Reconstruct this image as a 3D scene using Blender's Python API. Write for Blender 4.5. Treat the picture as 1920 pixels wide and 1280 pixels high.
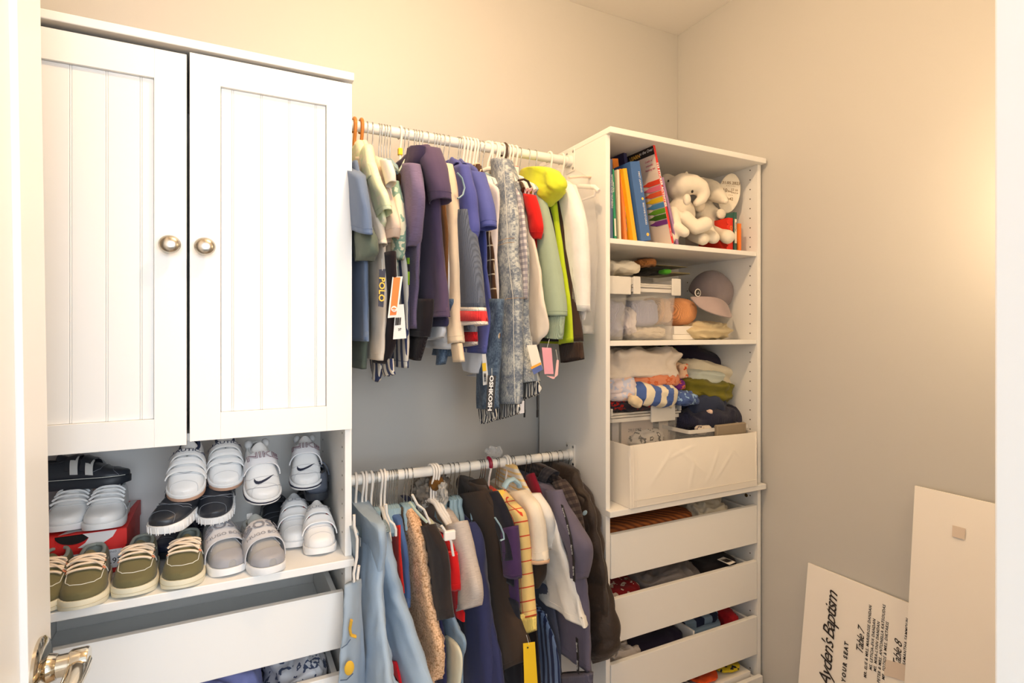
import bpy, bmesh, math, random
from mathutils import Vector, Matrix, noise, Euler
PI = math.pi
random.seed(7)
S = bpy.context.scene
COL = S.collection
for o in list(bpy.data.objects): bpy.data.objects.remove(o)

# ---------------------------------------------------------------- camera
EYE = 1.526                     # eye height, metres
TH = math.radians(27.09); FPX = 1047.7; HOR = 622.3
sn, cs = math.sin(TH), math.cos(TH)
cd = bpy.data.cameras.new('camera'); cam = bpy.data.objects.new('camera', cd); COL.objects.link(cam)
cam.location = (0, 0, EYE); cam.rotation_euler = (PI/2, 0, -TH)
cd.sensor_width = 36; cd.lens = FPX/1920*36; cd.shift_y = -(640-HOR)/1920; cd.clip_start = .02
S.camera = cam

# ---------------------------------------------------------------- world, lights, exposure
W = bpy.data.worlds.new('world'); S.world = W; W.use_nodes = True
W.node_tree.nodes['Background'].inputs[0].default_value = (.86, .93, 1.0, 1)
W.node_tree.nodes['Background'].inputs[1].default_value = 1.0
def light(name, kind, loc, energy, color, size=.2, rot=(0,0,0), size_y=None, radius=None):
    l = bpy.data.lights.new(name, kind); l.energy = energy; l.color = color
    if kind == 'AREA':
        l.size = size
        if size_y: l.shape = 'RECTANGLE'; l.size_y = size_y
    else: l.shadow_soft_size = size
    o = bpy.data.objects.new(name, l); o.location = loc; o.rotation_euler = rot; COL.objects.link(o); return o
LX, LY, LZ = .42, .78, 2.62
light('assumed_ceiling_bulb', 'POINT', (LX, LY, LZ-.05), 17.5, (1.0, .675, .385), .035)  # unseen bulb, assumed from the direction of the shadows
light('assumed_wall_glow_light', 'POINT', (1.38, .42, EYE+.28), 4.0, (1.0, .74, .46), .05)  # warm light added for the right wall's glow, source assumed, no lamp built
light('cool_fill_area', 'AREA', (.5, -1.9, 1.9), 37, (.80, .90, 1.0), 1.9, (math.radians(84), 0, 0), 1.5)  # cool fill light added behind the camera, no window is built there
S.view_settings.view_transform = 'Standard'; S.view_settings.look = 'None'
S.view_settings.gamma = 1; S.view_settings.use_curve_mapping = False
S.view_settings.exposure = 0.56

# ---------------------------------------------------------------- pixel <-> place
def ratio(u):
    t = (u-960)/FPX; return (sn+t*cs)/(cs-t*sn)
def dep(x, y): return x*sn+y*cs
def onY(u, v, Y):
    X = ratio(u)*Y; return Vector((X, Y, EYE+(HOR-v)/FPX*dep(X, Y)))
def onX(u, v, X):
    Y = X/ratio(u); return Vector((X, Y, EYE+(HOR-v)/FPX*dep(X, Y)))
def onZ(u, v, Z):
    d = (Z-EYE)*FPX/(HOR-v); t = (u-960)/FPX
    return Vector((cs*t*d+sn*d, cs*d-sn*t*d, Z))

# ---------------------------------------------------------------- materials
def lin(c):
    r = []
    for x in c:
        x = x/255.0; r.append(x/12.92 if x <= .04045 else ((x+.055)/1.055)**2.4)
    return (r[0], r[1], r[2], 1)
MATS = {}
def base_mat(name, rough=.6, metal=0):
    m = bpy.data.materials.new(name); m.use_nodes = True
    b = m.node_tree.nodes['Principled BSDF']; b.inputs['Roughness'].default_value = rough; b.inputs['Metallic'].default_value = metal
    return m, m.node_tree, b
def nd(nt, t, **kw):
    n = nt.nodes.new(t)
    for k, v in kw.items(): setattr(n, k, v)
    return n
def coords(nt, kind, scale=(1,1,1), rot=(0,0,0)):
    tc = nd(nt, 'ShaderNodeTexCoord'); mp = nd(nt, 'ShaderNodeMapping')
    mp.inputs['Scale'].default_value = scale; mp.inputs['Rotation'].default_value = rot
    nt.links.new(tc.outputs[kind], mp.inputs[0]); return mp.outputs[0]
def mixc(nt, fac, a, b):
    m = nd(nt, 'ShaderNodeMix', data_type='RGBA')
    if isinstance(fac, float): m.inputs[0].default_value = fac
    else: nt.links.new(fac, m.inputs[0])
    for s, v in ((6, a), (7, b)):
        if isinstance(v, tuple): m.inputs[s].default_value = v
        else: nt.links.new(v, m.inputs[s])
    return m.outputs[2]
def bump(nt, b, height, strength=.3, dist=.001):
    bp = nd(nt, 'ShaderNodeBump'); bp.inputs['Strength'].default_value = strength; bp.inputs['Distance'].default_value = dist
    nt.links.new(height, bp.inputs['Height']); nt.links.new(bp.outputs[0], b.inputs['Normal'])
def noise_n(nt, vec, scale, detail=3, rough=.5):
    n = nd(nt, 'ShaderNodeTexNoise'); n.inputs['Scale'].default_value = scale; n.inputs['Detail'].default_value = detail; n.inputs['Roughness'].default_value = rough
    nt.links.new(vec, n.inputs[0]); return n.outputs[0]
def ramp(nt, fac, stops, interp='LINEAR'):
    r = nd(nt, 'ShaderNodeValToRGB'); r.color_ramp.interpolation = interp
    e = r.color_ramp.elements
    while len(e) < len(stops): e.new(.5)
    for i, (p, c) in enumerate(stops): e[i].position = p; e[i].color = c if len(c) == 4 else (*c, 1)
    nt.links.new(fac, r.inputs[0]); return r.outputs[0]
def plain(name, c, rough=.5, metal=0, var=.0, bumpy=0, bscale=200, spec=.5, coat=0):
    key = (name, tuple(c), rough, metal)
    if key in MATS: return MATS[key]
    m, nt, b = base_mat(name, rough, metal); b.inputs['Base Color'].default_value = lin(c); b.inputs['Specular IOR Level'].default_value = spec
    b.inputs['Coat Weight'].default_value = coat
    if var or bumpy:
        v = coords(nt, 'Object'); n = noise_n(nt, v, bscale, 4)
        if var:
            n2 = noise_n(nt, v, 9, 3); L = lin(c)
            d = tuple(x*(1-var) for x in L[:3])+(1,)
            nt.links.new(mixc(nt, n2, d, L), b.inputs['Base Color'])
        if bumpy: bump(nt, b, n, bumpy, .0008)
    MATS[key] = m; return m
def fabric(c, kind='weave', c2=None, name=None, period=.02, c3=None):
    key = ('fab', tuple(c), kind, tuple(c2) if c2 else None, period, tuple(c3) if c3 else None)
    if key in MATS: return MATS[key]
    m, nt, b = base_mat(name or 'fabric_'+kind, .88); b.inputs['Specular IOR Level'].default_value = .15
    b.inputs['Sheen Weight'].default_value = .12; b.inputs['Sheen Roughness'].default_value = .5
    L = lin(c); uv = coords(nt, 'UV'); ob = coords(nt, 'Object')
    n1 = noise_n(nt, ob, 22, 4, .6); fine = noise_n(nt, ob, 900, 2)
    def dark(L, k): return tuple(x*k for x in L[:3])+(1,)
    col = mixc(nt, n1, dark(L, .84), dark(L, 1.06)); hgt = fine; st = .25; di = .0006
    L2 = lin(c2) if c2 else None
    def stripe(axis, per, duty, soft=.04, off=0.0):
        s = nd(nt, 'ShaderNodeSeparateXYZ'); nt.links.new(uv, s.inputs[0])
        a = nd(nt, 'ShaderNodeMath', operation='MULTIPLY_ADD'); nt.links.new(s.outputs[axis], a.inputs[0]); a.inputs[1].default_value = 1/per; a.inputs[2].default_value = off+50
        f = nd(nt, 'ShaderNodeMath', operation='FRACT'); nt.links.new(a.outputs[0], f.inputs[0])
        g = nd(nt, 'ShaderNodeMath', operation='LESS_THAN'); nt.links.new(f.outputs[0], g.inputs[0]); g.inputs[1].default_value = duty
        return g.outputs[0]
    if kind == 'stripe_v': col = mixc(nt, stripe(0, period, .5), col, L2)
    elif kind == 'stripe_h': col = mixc(nt, stripe(1, period, .5), col, L2)
    elif kind == 'pinstripe': col = mixc(nt, stripe(1, period, .35), col, L2)
    elif kind == 'plaid':
        col = mixc(nt, stripe(0, period, .09), col, L2); col = mixc(nt, stripe(1, period*1.25, .09), col, L2)
    elif kind == 'gingham':
        a = mixc(nt, stripe(0, period, .5), L, mixc(nt, .5, L, L2)); col = mixc(nt, stripe(1, period, .5), a, mixc(nt, .6, a, L2))
    elif kind == 'denim':
        v = coords(nt, 'UV', (420, 110, 1)); n = noise_n(nt, v, 1.0, 6, .8)
        big = noise_n(nt, coords(nt, 'UV', (26, 16, 1)), 1.0, 4, .65)
        mx = nd(nt, 'ShaderNodeMath', operation='MULTIPLY_ADD'); nt.links.new(big, mx.inputs[0]); mx.inputs[1].default_value = .8; nt.links.new(n, mx.inputs[2])
        col = ramp(nt, mx.outputs[0], [(.60, L), (.86, mixcol(L, L2, .35)), (1.0, L2)]); hgt = n; st = .5
    elif kind == 'sherpa':
        v = nd(nt, 'ShaderNodeTexVoronoi'); v.inputs['Scale'].default_value = 230; nt.links.new(ob, v.inputs[0])
        col = ramp(nt, v.outputs['Distance'], [(.0, dark(L, 1.1)), (.45, L), (.8, L2)]); hgt = v.outputs['Distance']; st = -1.0; di = .004
    elif kind == 'fur':
        v = coords(nt, 'UV', (700, 60, 1)); n = noise_n(nt, v, 1.0, 5, .7); col = mixc(nt, n, dark(L, .6), dark(L, 1.3)); hgt = n; st = 1; di = .004
    elif kind == 'knit':
        w = nd(nt, 'ShaderNodeTexWave', wave_type='BANDS'); w.inputs['Scale'].default_value = 95; w.inputs['Distortion'].default_value = 2.5; w.inputs['Detail'].default_value = 2; nt.links.new(uv, w.inputs[0])
        col = mixc(nt, w.outputs[1], dark(L, .72), dark(L, 1.12)); hgt = w.outputs[1]; st = .6; di = .0015
    elif kind == 'marl':
        n = noise_n(nt, coords(nt, 'UV', (60, 900, 1)), 1.0, 3, .7); col = ramp(nt, n, [(.35, dark(L, .8)), (.62, dark(L, 1.08))])
    elif kind == 'camo':
        n = noise_n(nt, ob, 34, 2, .5); col = ramp(nt, n, [(.0, L), (.47, L), (.5, L2), (.58, L2), (.61, lin(c3 or c))], 'CONSTANT')
    elif kind == 'print':
        n = noise_n(nt, ob, 48, 2, .5); col = ramp(nt, n, [(.0, L), (.56, L), (.565, L2), (.66, L2), (.67, lin(c3) if c3 else L)], 'CONSTANT')
    elif kind == 'quilt':
        n = noise_n(nt, ob, 40, 4, .6); hgt = n; st = .5; di = .006; b.inputs['Roughness'].default_value = .6; b.inputs['Specular IOR Level'].default_value = .4
    nt.links.new(col, b.inputs['Base Color']); bump(nt, b, hgt, st, di)
    MATS[key] = m; return m
def mixcol(a, b, f): return tuple(a[i]*(1-f)+b[i]*f for i in range(3))+(1,)

# ---------------------------------------------------------------- building helpers
def setp(o, label=None, cat=None, group=None, kind=None):
    if label: o['label'] = label
    if cat: o['category'] = cat
    if group: o['group'] = group
    if kind: o['kind'] = kind
    return o
def empty(name, loc, label=None, cat=None, group=None, rz=0.0, rot=None):
    o = bpy.data.objects.new(name, None); COL.objects.link(o); o.location = loc
    o.rotation_euler = rot if rot is not None else (0, 0, rz); o.empty_display_size = .02
    return setp(o, label, cat, group)
def origin_of(p):                       # world location of a chain of parents that only translate
    v = Vector((0,0,0))
    while p is not None: v = v+p.location; p = p.parent
    return v
def mesh(name, vs, fs, mat, parent=None, smooth=False, uvs=None, local=False, mats=None, fmi=None, auto=None):
    me = bpy.data.meshes.new(name)
    if local or not vs: off = Vector((0,0,0))
    elif parent is not None: off = origin_of(parent)
    else:
        xs = [v[0] for v in vs]; ys = [v[1] for v in vs]; zs = [v[2] for v in vs]
        off = Vector(((min(xs)+max(xs))/2, (min(ys)+max(ys))/2, min(zs)))
    me.from_pydata([tuple(Vector(v)-off) for v in vs], [], fs)
    for mm in (mats or [mat]): me.materials.append(mm)
    if fmi: me.polygons.foreach_set('material_index', fmi)
    if smooth: me.polygons.foreach_set('use_smooth', [True]*len(me.polygons))
    if uvs:
        l = me.uv_layers.new(name='UVMap')
        buf = []
        for p in me.polygons:
            for vi in p.vertices: buf += [uvs[vi][0], uvs[vi][1]]
        l.data.foreach_set('uv', buf)
    me.update()
    o = bpy.data.objects.new(name, me); COL.objects.link(o)
    if parent is not None: o.parent = parent
    elif not local: o.location = off
    if auto:
        try: me.set_sharp_from_angle(angle=auto)
        except Exception: pass
    return o
class MB:
    def __init__(s): s.v = []; s.f = []; s.m = []
    def add(s, vs, fs, mi=0):
        n = len(s.v); s.v += [Vector(v) for v in vs]; s.f += [tuple(i+n for i in f) for f in fs]; s.m += [mi]*len(fs); return s
    def box(s, x0, x1, y0, y1, z0, z1, b=.0012, mi=0):
        bm = bmesh.new(); bmesh.ops.create_cube(bm, size=1)
        sx, sy, sz = x1-x0, y1-y0, z1-z0
        for v in bm.verts: v.co = Vector((x0+(v.co.x+.5)*sx, y0+(v.co.y+.5)*sy, z0+(v.co.z+.5)*sz))
        b = min(b, abs(sx)*.4, abs(sy)*.4, abs(sz)*.4)
        if b > 0: bmesh.ops.bevel(bm, geom=bm.edges[:], offset=b, segments=2, affect='EDGES', profile=.5)
        bm.verts.ensure_lookup_table(); bm.verts.index_update()
        s.add([v.co.copy() for v in bm.verts], [[v.index for v in f.verts] for f in bm.faces], mi); bm.free(); return s
    def tube(s, pts, r, n=8, mi=0, cap=True, flat=1.0):
        pts = [Vector(p) for p in pts]; N = len(pts); rr = r if isinstance(r, (list, tuple)) else [r]*N
        vs = []; up = None
        for i, p in enumerate(pts):
            t = (pts[min(i+1, N-1)]-pts[max(i-1, 0)]).normalized()
            if up is None:
                up = Vector((0,0,1)) if abs(t.z) < .9 else Vector((1,0,0))
            a = t.cross(up); a = a.normalized() if a.length > 1e-6 else Vector((1,0,0)); b = a.cross(t).normalized(); up = b
            for k in range(n):
                an = 2*PI*k/n; vs.append(p+a*math.cos(an)*rr[i]+b*math.sin(an)*rr[i]*flat)
        fs = [(i*n+k, i*n+(k+1)%n, (i+1)*n+(k+1)%n, (i+1)*n+k) for i in range(N-1) for k in range(n)]
        if cap: fs += [tuple(range(n-1, -1, -1)), tuple((N-1)*n+k for k in range(n))]
        return s.add(vs, fs, mi)
    def lathe(s, prof, c, axis, n=24, mi=0, sc=(1,1)):      # prof: (radius, along)
        axis = Vector(axis).normalized(); u = axis.orthogonal().normalized(); w = axis.cross(u)
        if abs(axis.y) > .9: u = Vector((1,0,0)); w = Vector((0,0,1))
        c = Vector(c); vs = []
        for r, h in prof:
            for k in range(n):
                a = 2*PI*k/n; vs.append(c+axis*h+u*math.cos(a)*r*sc[0]+w*math.sin(a)*r*sc[1])
        fs = [(i*n+k, i*n+(k+1)%n, (i+1)*n+(k+1)%n, (i+1)*n+k) for i in range(len(prof)-1) for k in range(n)]
        fs += [tuple(range(n-1,-1,-1)), tuple((len(prof)-1)*n+k for k in range(n))]
        return s.add(vs, fs, mi)
    def ell(s, c, r, rot=None, n=16, m=10, mi=0):
        c = Vector(c); vs = []; R = rot.to_matrix() if rot else Matrix.Identity(3)
        for i in range(m+1):
            a = PI*i/m
            for k in range(n):
                b = 2*PI*k/n; vs.append(c+R@Vector((r[0]*math.sin(a)*math.cos(b), r[1]*math.sin(a)*math.sin(b), r[2]*math.cos(a))))
        fs = [(i*n+k, (i+1)*n+k, (i+1)*n+(k+1)%n, i*n+(k+1)%n) for i in range(m) for k in range(n)]
        return s.add(vs, fs, mi)
    def quadbox(s, c, ax, ay, az, mi=0, b=.0):            # oriented box: centre and three half-axes
        c, ax, ay, az = map(Vector, (c, ax, ay, az))
        vs = [c+ax*i+ay*j+az*k for i in (-1,1) for j in (-1,1) for k in (-1,1)]
        return s.add(vs, [(0,1,3,2),(4,6,7,5),(0,4,5,1),(2,3,7,6),(0,2,6,4),(1,5,7,3)], mi)
    def xform(s, M): s.v = [M@v for v in s.v]; return s
    def obj(s, name, mat, parent=None, smooth=False, local=False, mats=None, auto=None):
        if smooth is True and auto is None: auto = math.radians(50)
        return mesh(name, s.v, s.f, mat, parent, smooth, None, local, mats, s.m if mats else None, auto)
def bx(name, x0, x1, y0, y1, z0, z1, mat, parent=None, b=.0012): return MB().box(x0,x1,y0,y1,z0,z1,b).obj(name, mat, parent)

# flat lettering with a hair of thickness; M maps the text plane (x right, y up) into place
def lettering(txt, size, M, mat, parent=None, align='CENTER', shear=0.0, space=1.0, thick=.00015, name='lettering', xs=1.0, local=False, bold=0.0):
    c = bpy.data.curves.new('t', 'FONT'); c.body = txt; c.size = size; c.align_x = align; c.align_y = 'CENTER'; c.shear = shear
    c.space_character = space; c.extrude = thick; c.resolution_u = 2; c.offset = bold
    t = bpy.data.objects.new('t', c); COL.objects.link(t)
    me = bpy.data.meshes.new_from_object(t); bpy.data.objects.remove(t); bpy.data.curves.remove(c)
    M = M.copy()
    if xs != 1.0: M = M@Matrix.Diagonal((xs,1,1,1))
    if parent is not None and not local: M = Matrix.Translation(-origin_of(parent))@M
    me.transform(M); me.materials.clear(); me.materials.append(mat); me.name = name
    o = bpy.data.objects.new(name, me); COL.objects.link(o)
    if parent is not None: o.parent = parent
    return o
def frame(o, x, y):                     # matrix with origin o, x axis and y axis given
    x = Vector(x).normalized(); y = Vector(y); y = (y-x*y.dot(x)).normalized(); z = x.cross(y)
    return Matrix(((x.x,y.x,z.x,o[0]),(x.y,y.y,z.y,o[1]),(x.z,y.z,z.z,o[2]),(0,0,0,1)))

# crumpled or folded soft thing: rounded box pushed about by ridged noise
def soft(name, c, r, mat, parent=None, seed=0, amp=.012, freq=16, p=.55, rz=0.0, tilt=0.0, tx=0.0, layers=0, n=72, m=36, sag=0.0):
    c = Vector(c); vs = []; uv = []; fs = []
    R = Euler((tx, tilt, rz)).to_matrix(); sp = lambda x: math.copysign(abs(x)**p, x)
    for i in range(m+1):
        a = -PI/2+PI*i/m
        for k in range(n+1):
            b = 2*PI*k/n
            q = Vector((sp(math.cos(a))*sp(math.cos(b)), sp(math.cos(a))*sp(math.sin(b)), sp(math.sin(a))))
            w = Vector((q.x*r[0], q.y*r[1], q.z*r[2])); nn = Vector((q.x/r[0], q.y/r[1], q.z/r[2])).normalized()
            bb = b if k < n else 0.0
            P = w*freq+Vector((seed*7.3, seed*1.7, seed*3.1))
            W_ = P+Vector((noise.noise(P*.9), noise.noise(P*.9+Vector((5,5,5))), noise.noise(P*.9+Vector((9,2,7)))))*.9
            d = (1-abs(noise.noise(W_))*2.6)*.62+(1-abs(noise.noise(W_*2.1))*2.4)*.32+(1-abs(noise.noise(W_*4.3))*2.4)*.13-.25
            w = w+nn*(d-.35)*amp*(1 if r[2] > .012 else .5)
            if layers: w = w+Vector((nn.x, nn.y, 0))*amp*.9*math.cos(math.pi*2*layers*(w.z/r[2]*.5+.5)+noise.noise(Vector((w.x*12, w.y*12, seed)))*1.5)
            if sag: w.z -= sag*(abs(w.x/r[0])**2)*r[2]
            vs.append(c+R@w); uv.append((w.x+w.y*.3, w.z+w.y))
    N = n+1
    for i in range(m):
        for k in range(n): fs.append((i*N+k, i*N+k+1, (i+1)*N+k+1, (i+1)*N+k))
    return mesh(name, vs, fs, mat, parent, True, uv)

# cloth loft through ribs given as pairs of points; flattened tube with folds, optional open end
def loft(name, ribs, mat, parent=None, T=.012, fold=.006, ff=28, seed=0, nseg=40, sub=8, open_end=True, Xdir=(1,0,0), puff=None, endc=False, sharp=.75, rough_edge=0.0):
    ribs = [(Vector(a), Vector(b)) for a, b in ribs]; K = len(ribs); R = []
    def cr(p0, p1, p2, p3, t): return .5*((2*p1)+(-p0+p2)*t+(2*p0-5*p1+4*p2-p3)*t*t+(-p0+3*p1-3*p2+p3)*t**3)
    for i in range(K-1):
        g = lambda j: ribs[max(0, min(K-1, j))]
        for s_ in range(sub):
            t = s_/sub; R.append((cr(g(i-1)[0], g(i)[0], g(i+1)[0], g(i+2)[0], t), cr(g(i-1)[1], g(i)[1], g(i+1)[1], g(i+2)[1], t)))
    R.append(ribs[-1]); vs = []; uv = []; fs = []; X = Vector(Xdir).normalized()
    L = 0; pm = None; N = nseg+1; total = sum(((R[i+1][0]+R[i+1][1])/2-(R[i][0]+R[i][1])/2).length for i in range(len(R)-1))
    rings = []
    for i, (a, b) in enumerate(R):
        mid = (a+b)/2; h = (b-a)/2; hw = h.length
        if pm is not None: L += (mid-pm).length
        pm = mid; rings.append((mid, h, hw, L, 1.0))
    if open_end:
        mid, h, hw, LL, _ = rings[-1]; up = (rings[-3][0]-mid).normalized()
        rings.append((mid+up*.0005, h*.985, hw, LL, .9)); rings.append((mid+up*.004, h*.95, hw, LL, .8)); rings.append((mid+up*.022, h*.9, hw, LL, .7))
    for (mid, h, hw, L_, kk) in rings:
        tt = min(T, hw*.62)*kk; f = L_/max(total, 1e-4)
        pfk = puff(f) if puff else 1.0; tt *= pfk; pw = 1+(pfk-.9)*.05 if puff else 1.0
        hn = h.normalized() if hw > 1e-6 else Vector((0,1,0))
        for k in range(N):
            an = 2*PI*k/nseg; c_, s_ = math.cos(an), math.sin(an)
            w = math.copysign(abs(c_)**.9, c_); x = math.copysign(abs(s_)**sharp, s_)*tt
            sa = w*hw*pw; q = Vector((sa*ff*(1 if hw > .03 else .6), L_*6.5, seed*3.7))
            fo = noise.noise(q)*fold*(.35+.65*f)+noise.noise(q*2.4)*fold*.42+(1-abs(noise.noise(Vector((q.x*.8+q.y*.9, q.y*2.6-q.x*.3, q.z)))*3))*fold*.16
            fo *= min(1, hw/.03)
            fz = 0
            if rough_edge: fz = rough_edge*noise.noise(Vector((mid.y*70+sa*90, mid.z*90, s_*2+seed)))
            P = mid+hn*(sa+fz*w)+X*(x+fo+fz*.6); vs.append(P); uv.append((sa+(0 if s_ >= 0 else .013), L_))
    n = len(rings)
    for i in range(n-1):
        for k in range(nseg): fs.append((i*N+k, (i+1)*N+k, (i+1)*N+k+1, i*N+k+1))
    seam = None
    if open_end and name in ('body', 'sleeve', 'trouser_leg') and total > .09:
        j = min(range(len(R)), key=lambda i: abs(rings[i][3]-(total-.016))); mid = rings[j][0]
        seam = [vs[j*N+k]+(vs[j*N+k]-mid).normalized()*.0002 for k in range(N)]
    c0 = len(vs); vs.append(rings[0][0]); uv.append((0, 0)); fs += [(c0, k, k+1) for k in range(nseg)]
    if seam: MB().tube(seam, .0006, 4, cap=False).obj('hem_seam', mat, parent, True)
    c1 = len(vs); vs.append(rings[-1][0]); uv.append((0, total)); fs += [(c1, (n-1)*N+k+1, (n-1)*N+k) for k in range(nseg)]
    return mesh(name, vs, fs, mat, parent, True, uv)
# ================================================================ STRUCTURE
WY, WX = 1.667, 1.586           # back wall, right wall
CEIL = EYE+1.170; LWX = -.44; FWY = .20
def wallmat(name, c, r=.55):
    m, nt, b = base_mat(name, r); v = coords(nt, 'Object'); n = noise_n(nt, v, 260, 4, .6); n2 = noise_n(nt, v, 1.6, 3)
    L = lin(c); nt.links.new(mixc(nt, n2, tuple(x*.96 for x in L[:3])+(1,), L), b.inputs['Base Color']); bump(nt, b, n, .12, .0006); b.inputs['Specular IOR Level'].default_value = .35
    return m
M_wall = wallmat('wall_paint', (200, 198, 193), .5)
M_ceil = wallmat('ceiling_paint', (236, 232, 226), .9)
M_trim = plain('white_trim', (236, 236, 234), .4, bumpy=.02)
M_mel = plain('white_melamine', (238, 237, 234), .42, bumpy=.03, bscale=500)
M_edge = M_mel
def struct(o): o['kind'] = 'structure'; return o
struct(bx('wall_back', LWX-.1, WX+.1, WY, WY+.1, 0, CEIL, M_wall))
struct(bx('wall_right', WX, WX+.1, FWY-.12, WY, 0, CEIL, M_wall))
struct(bx('wall_left', LWX-.1, LWX, FWY-.12, WY, 0, CEIL, M_wall))
struct(bx('ceiling', LWX-.1, WX+.1, FWY-.12, WY+.1, CEIL, CEIL+.1, M_ceil))
DX0, DX1, DH = -.27, .523, 2.32          # door opening
wf = MB(); wf.box(LWX, DX0-.02, FWY-.12, FWY, 0, CEIL); wf.box(DX1+.02, WX, FWY-.12, FWY, 0, CEIL); wf.box(DX0-.02, DX1+.02, FWY-.12, FWY, DH+.02, CEIL)
struct(wf.obj('wall_front', M_wall))
mf, nt, b = base_mat('floor_wood', .45); v = coords(nt, 'Object', (1, 1, 1)); w = noise_n(nt, coords(nt, 'Object', (2, 26, 1)), 3, 6, .6)
nt.links.new(ramp(nt, w, [(.3, lin((178, 150, 120))), (.7, lin((206, 182, 152)))]), b.inputs['Base Color'])
fl = struct(bx('floor', -3, 3.2, -3.2, WY+.1, -.06, -.012, plain('subfloor', (120, 105, 90), .9)))
pl0 = None
for i in range(18):
    y0 = -.6+i*.127
    if y0 > WY-.02: break
    if pl0 is None: pl0 = MB().box(-.44, 1.586, 0, .125, -.012, 0, .001).obj('plank', mf, fl, local=True); p = pl0
    else: p = pl0.copy(); COL.objects.link(p)
    p.location = Vector((0, y0, 0))-fl.location
jm = MB(); jm.box(DX1, DX1+.02, FWY-.13, FWY+.012, 0, DH+.02); jm.box(DX0-.02, DX0, FWY-.13, FWY+.012, 0, DH+.02); jm.box(DX0, DX1, FWY-.13, FWY+.012, DH, DH+.02)
struct(jm.obj('trim_1', M_trim))
cs_ = MB(); cs_.box(DX1+.006, DX1+.066, FWY, FWY+.016, 0, DH+.07, .004); cs_.box(DX0-.066, DX0-.006, FWY, FWY+.016, 0, DH+.07, .004); cs_.box(DX0-.066, DX1+.066, FWY, FWY+.016, DH+.006, DH+.07, .004)
struct(cs_.obj('trim_2', M_trim))
struct(bx('baseboard_right', WX-.014, WX, FWY+.02, WY, 0, .1, M_trim, b=.004))
struct(bx('baseboard_back', .252, .94, WY-.014, WY, 0, .1, M_trim, b=.004))

# closet door, swung in along the left side
dr = empty('door_1', (-.214, FWY+.02, 0)); dr['kind'] = 'structure'
dr.rotation_euler = (0, math.radians(-.75), 0)
d = MB(); DW = .815; T_ = .035
d.box(-T_, 0, 0, .11, .012, DH-.01); d.box(-T_, 0, DW-.105, DW, .012, DH-.01)
for z0, z1 in ((.012, .2), (.93, 1.02+.0), (DH-.13, DH-.01)): d.box(-T_, 0, .11, DW-.105, z0, z1)
leaf = d.obj('door_leaf', M_trim, dr, local=True)
for z0, z1 in ((.2, .93), (1.02, DH-.13)): MB().box(-T_+.008, -.008, .11, DW-.105, z0, z1, .003).obj('panel', M_trim, dr, local=True)
M_chr = plain('warm_chrome', (206, 196, 178), .1, 1)
hz = EYE-.462; hy = DW-.062
lv = MB(); lv.lathe([(.001, .0), (.043, 0), (.0434, .004), (.040, .007), (.032, .009), (.019, .011), (.0165, .020), (.0158, .0205)], (0, hy, hz), (1, 0, 0), 36)
rs = lv.obj('rosette', M_chr, dr, True, True)
lv = MB(); lv.lathe([(.0148, .020), (.0148, .033), (.0162, .0335), (.0162, .0345)], (0, hy, hz), (1, 0, 0), 28)
lv.obj('handle_neck', M_chr, dr, True, True)
lv = MB()
P = []
for i in range(15):
    t = i/14; P.append((.044+.006*math.sin(t*PI)-.010*t, hy+.004-t*.112, hz-.004+.004*math.sin(t*2.6)-.020*t*t))
lv.tube(P, [.0150-.0045*(i/14) for i in range(15)], 16, flat=.85); lv.lathe([(.0172, .0348), (.0184, .037), (.0184, .053), (.0170, .056), (.001, .056)], (0, hy, hz), (1, 0, 0), 28)
lv.obj('handle_lever', M_chr, dr, True, True)

# assumed lamp on the ceiling (outside the picture); the added wall light has no lamp
M_glow = bpy.data.materials.new('assumed_lamp_glow'); M_glow.use_nodes = True
b = M_glow.node_tree.nodes['Principled BSDF']; b.inputs['Emission Color'].default_value = (1, .78, .5, 1); b.inputs['Emission Strength'].default_value = 5; b.inputs['Base Color'].default_value = (1,.9,.75,1)
cl = empty('assumed_ceiling_lamp', (LX, LY, CEIL), 'assumed round ceiling lamp above the closet floor', 'ceiling lamp')
MB().lathe([(.001, 0), (.05, 0), (.05, -.02), (.001, -.02)], (LX, LY, CEIL-.001), (0, 0, 1)).obj('lamp_base', M_trim, cl)

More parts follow.
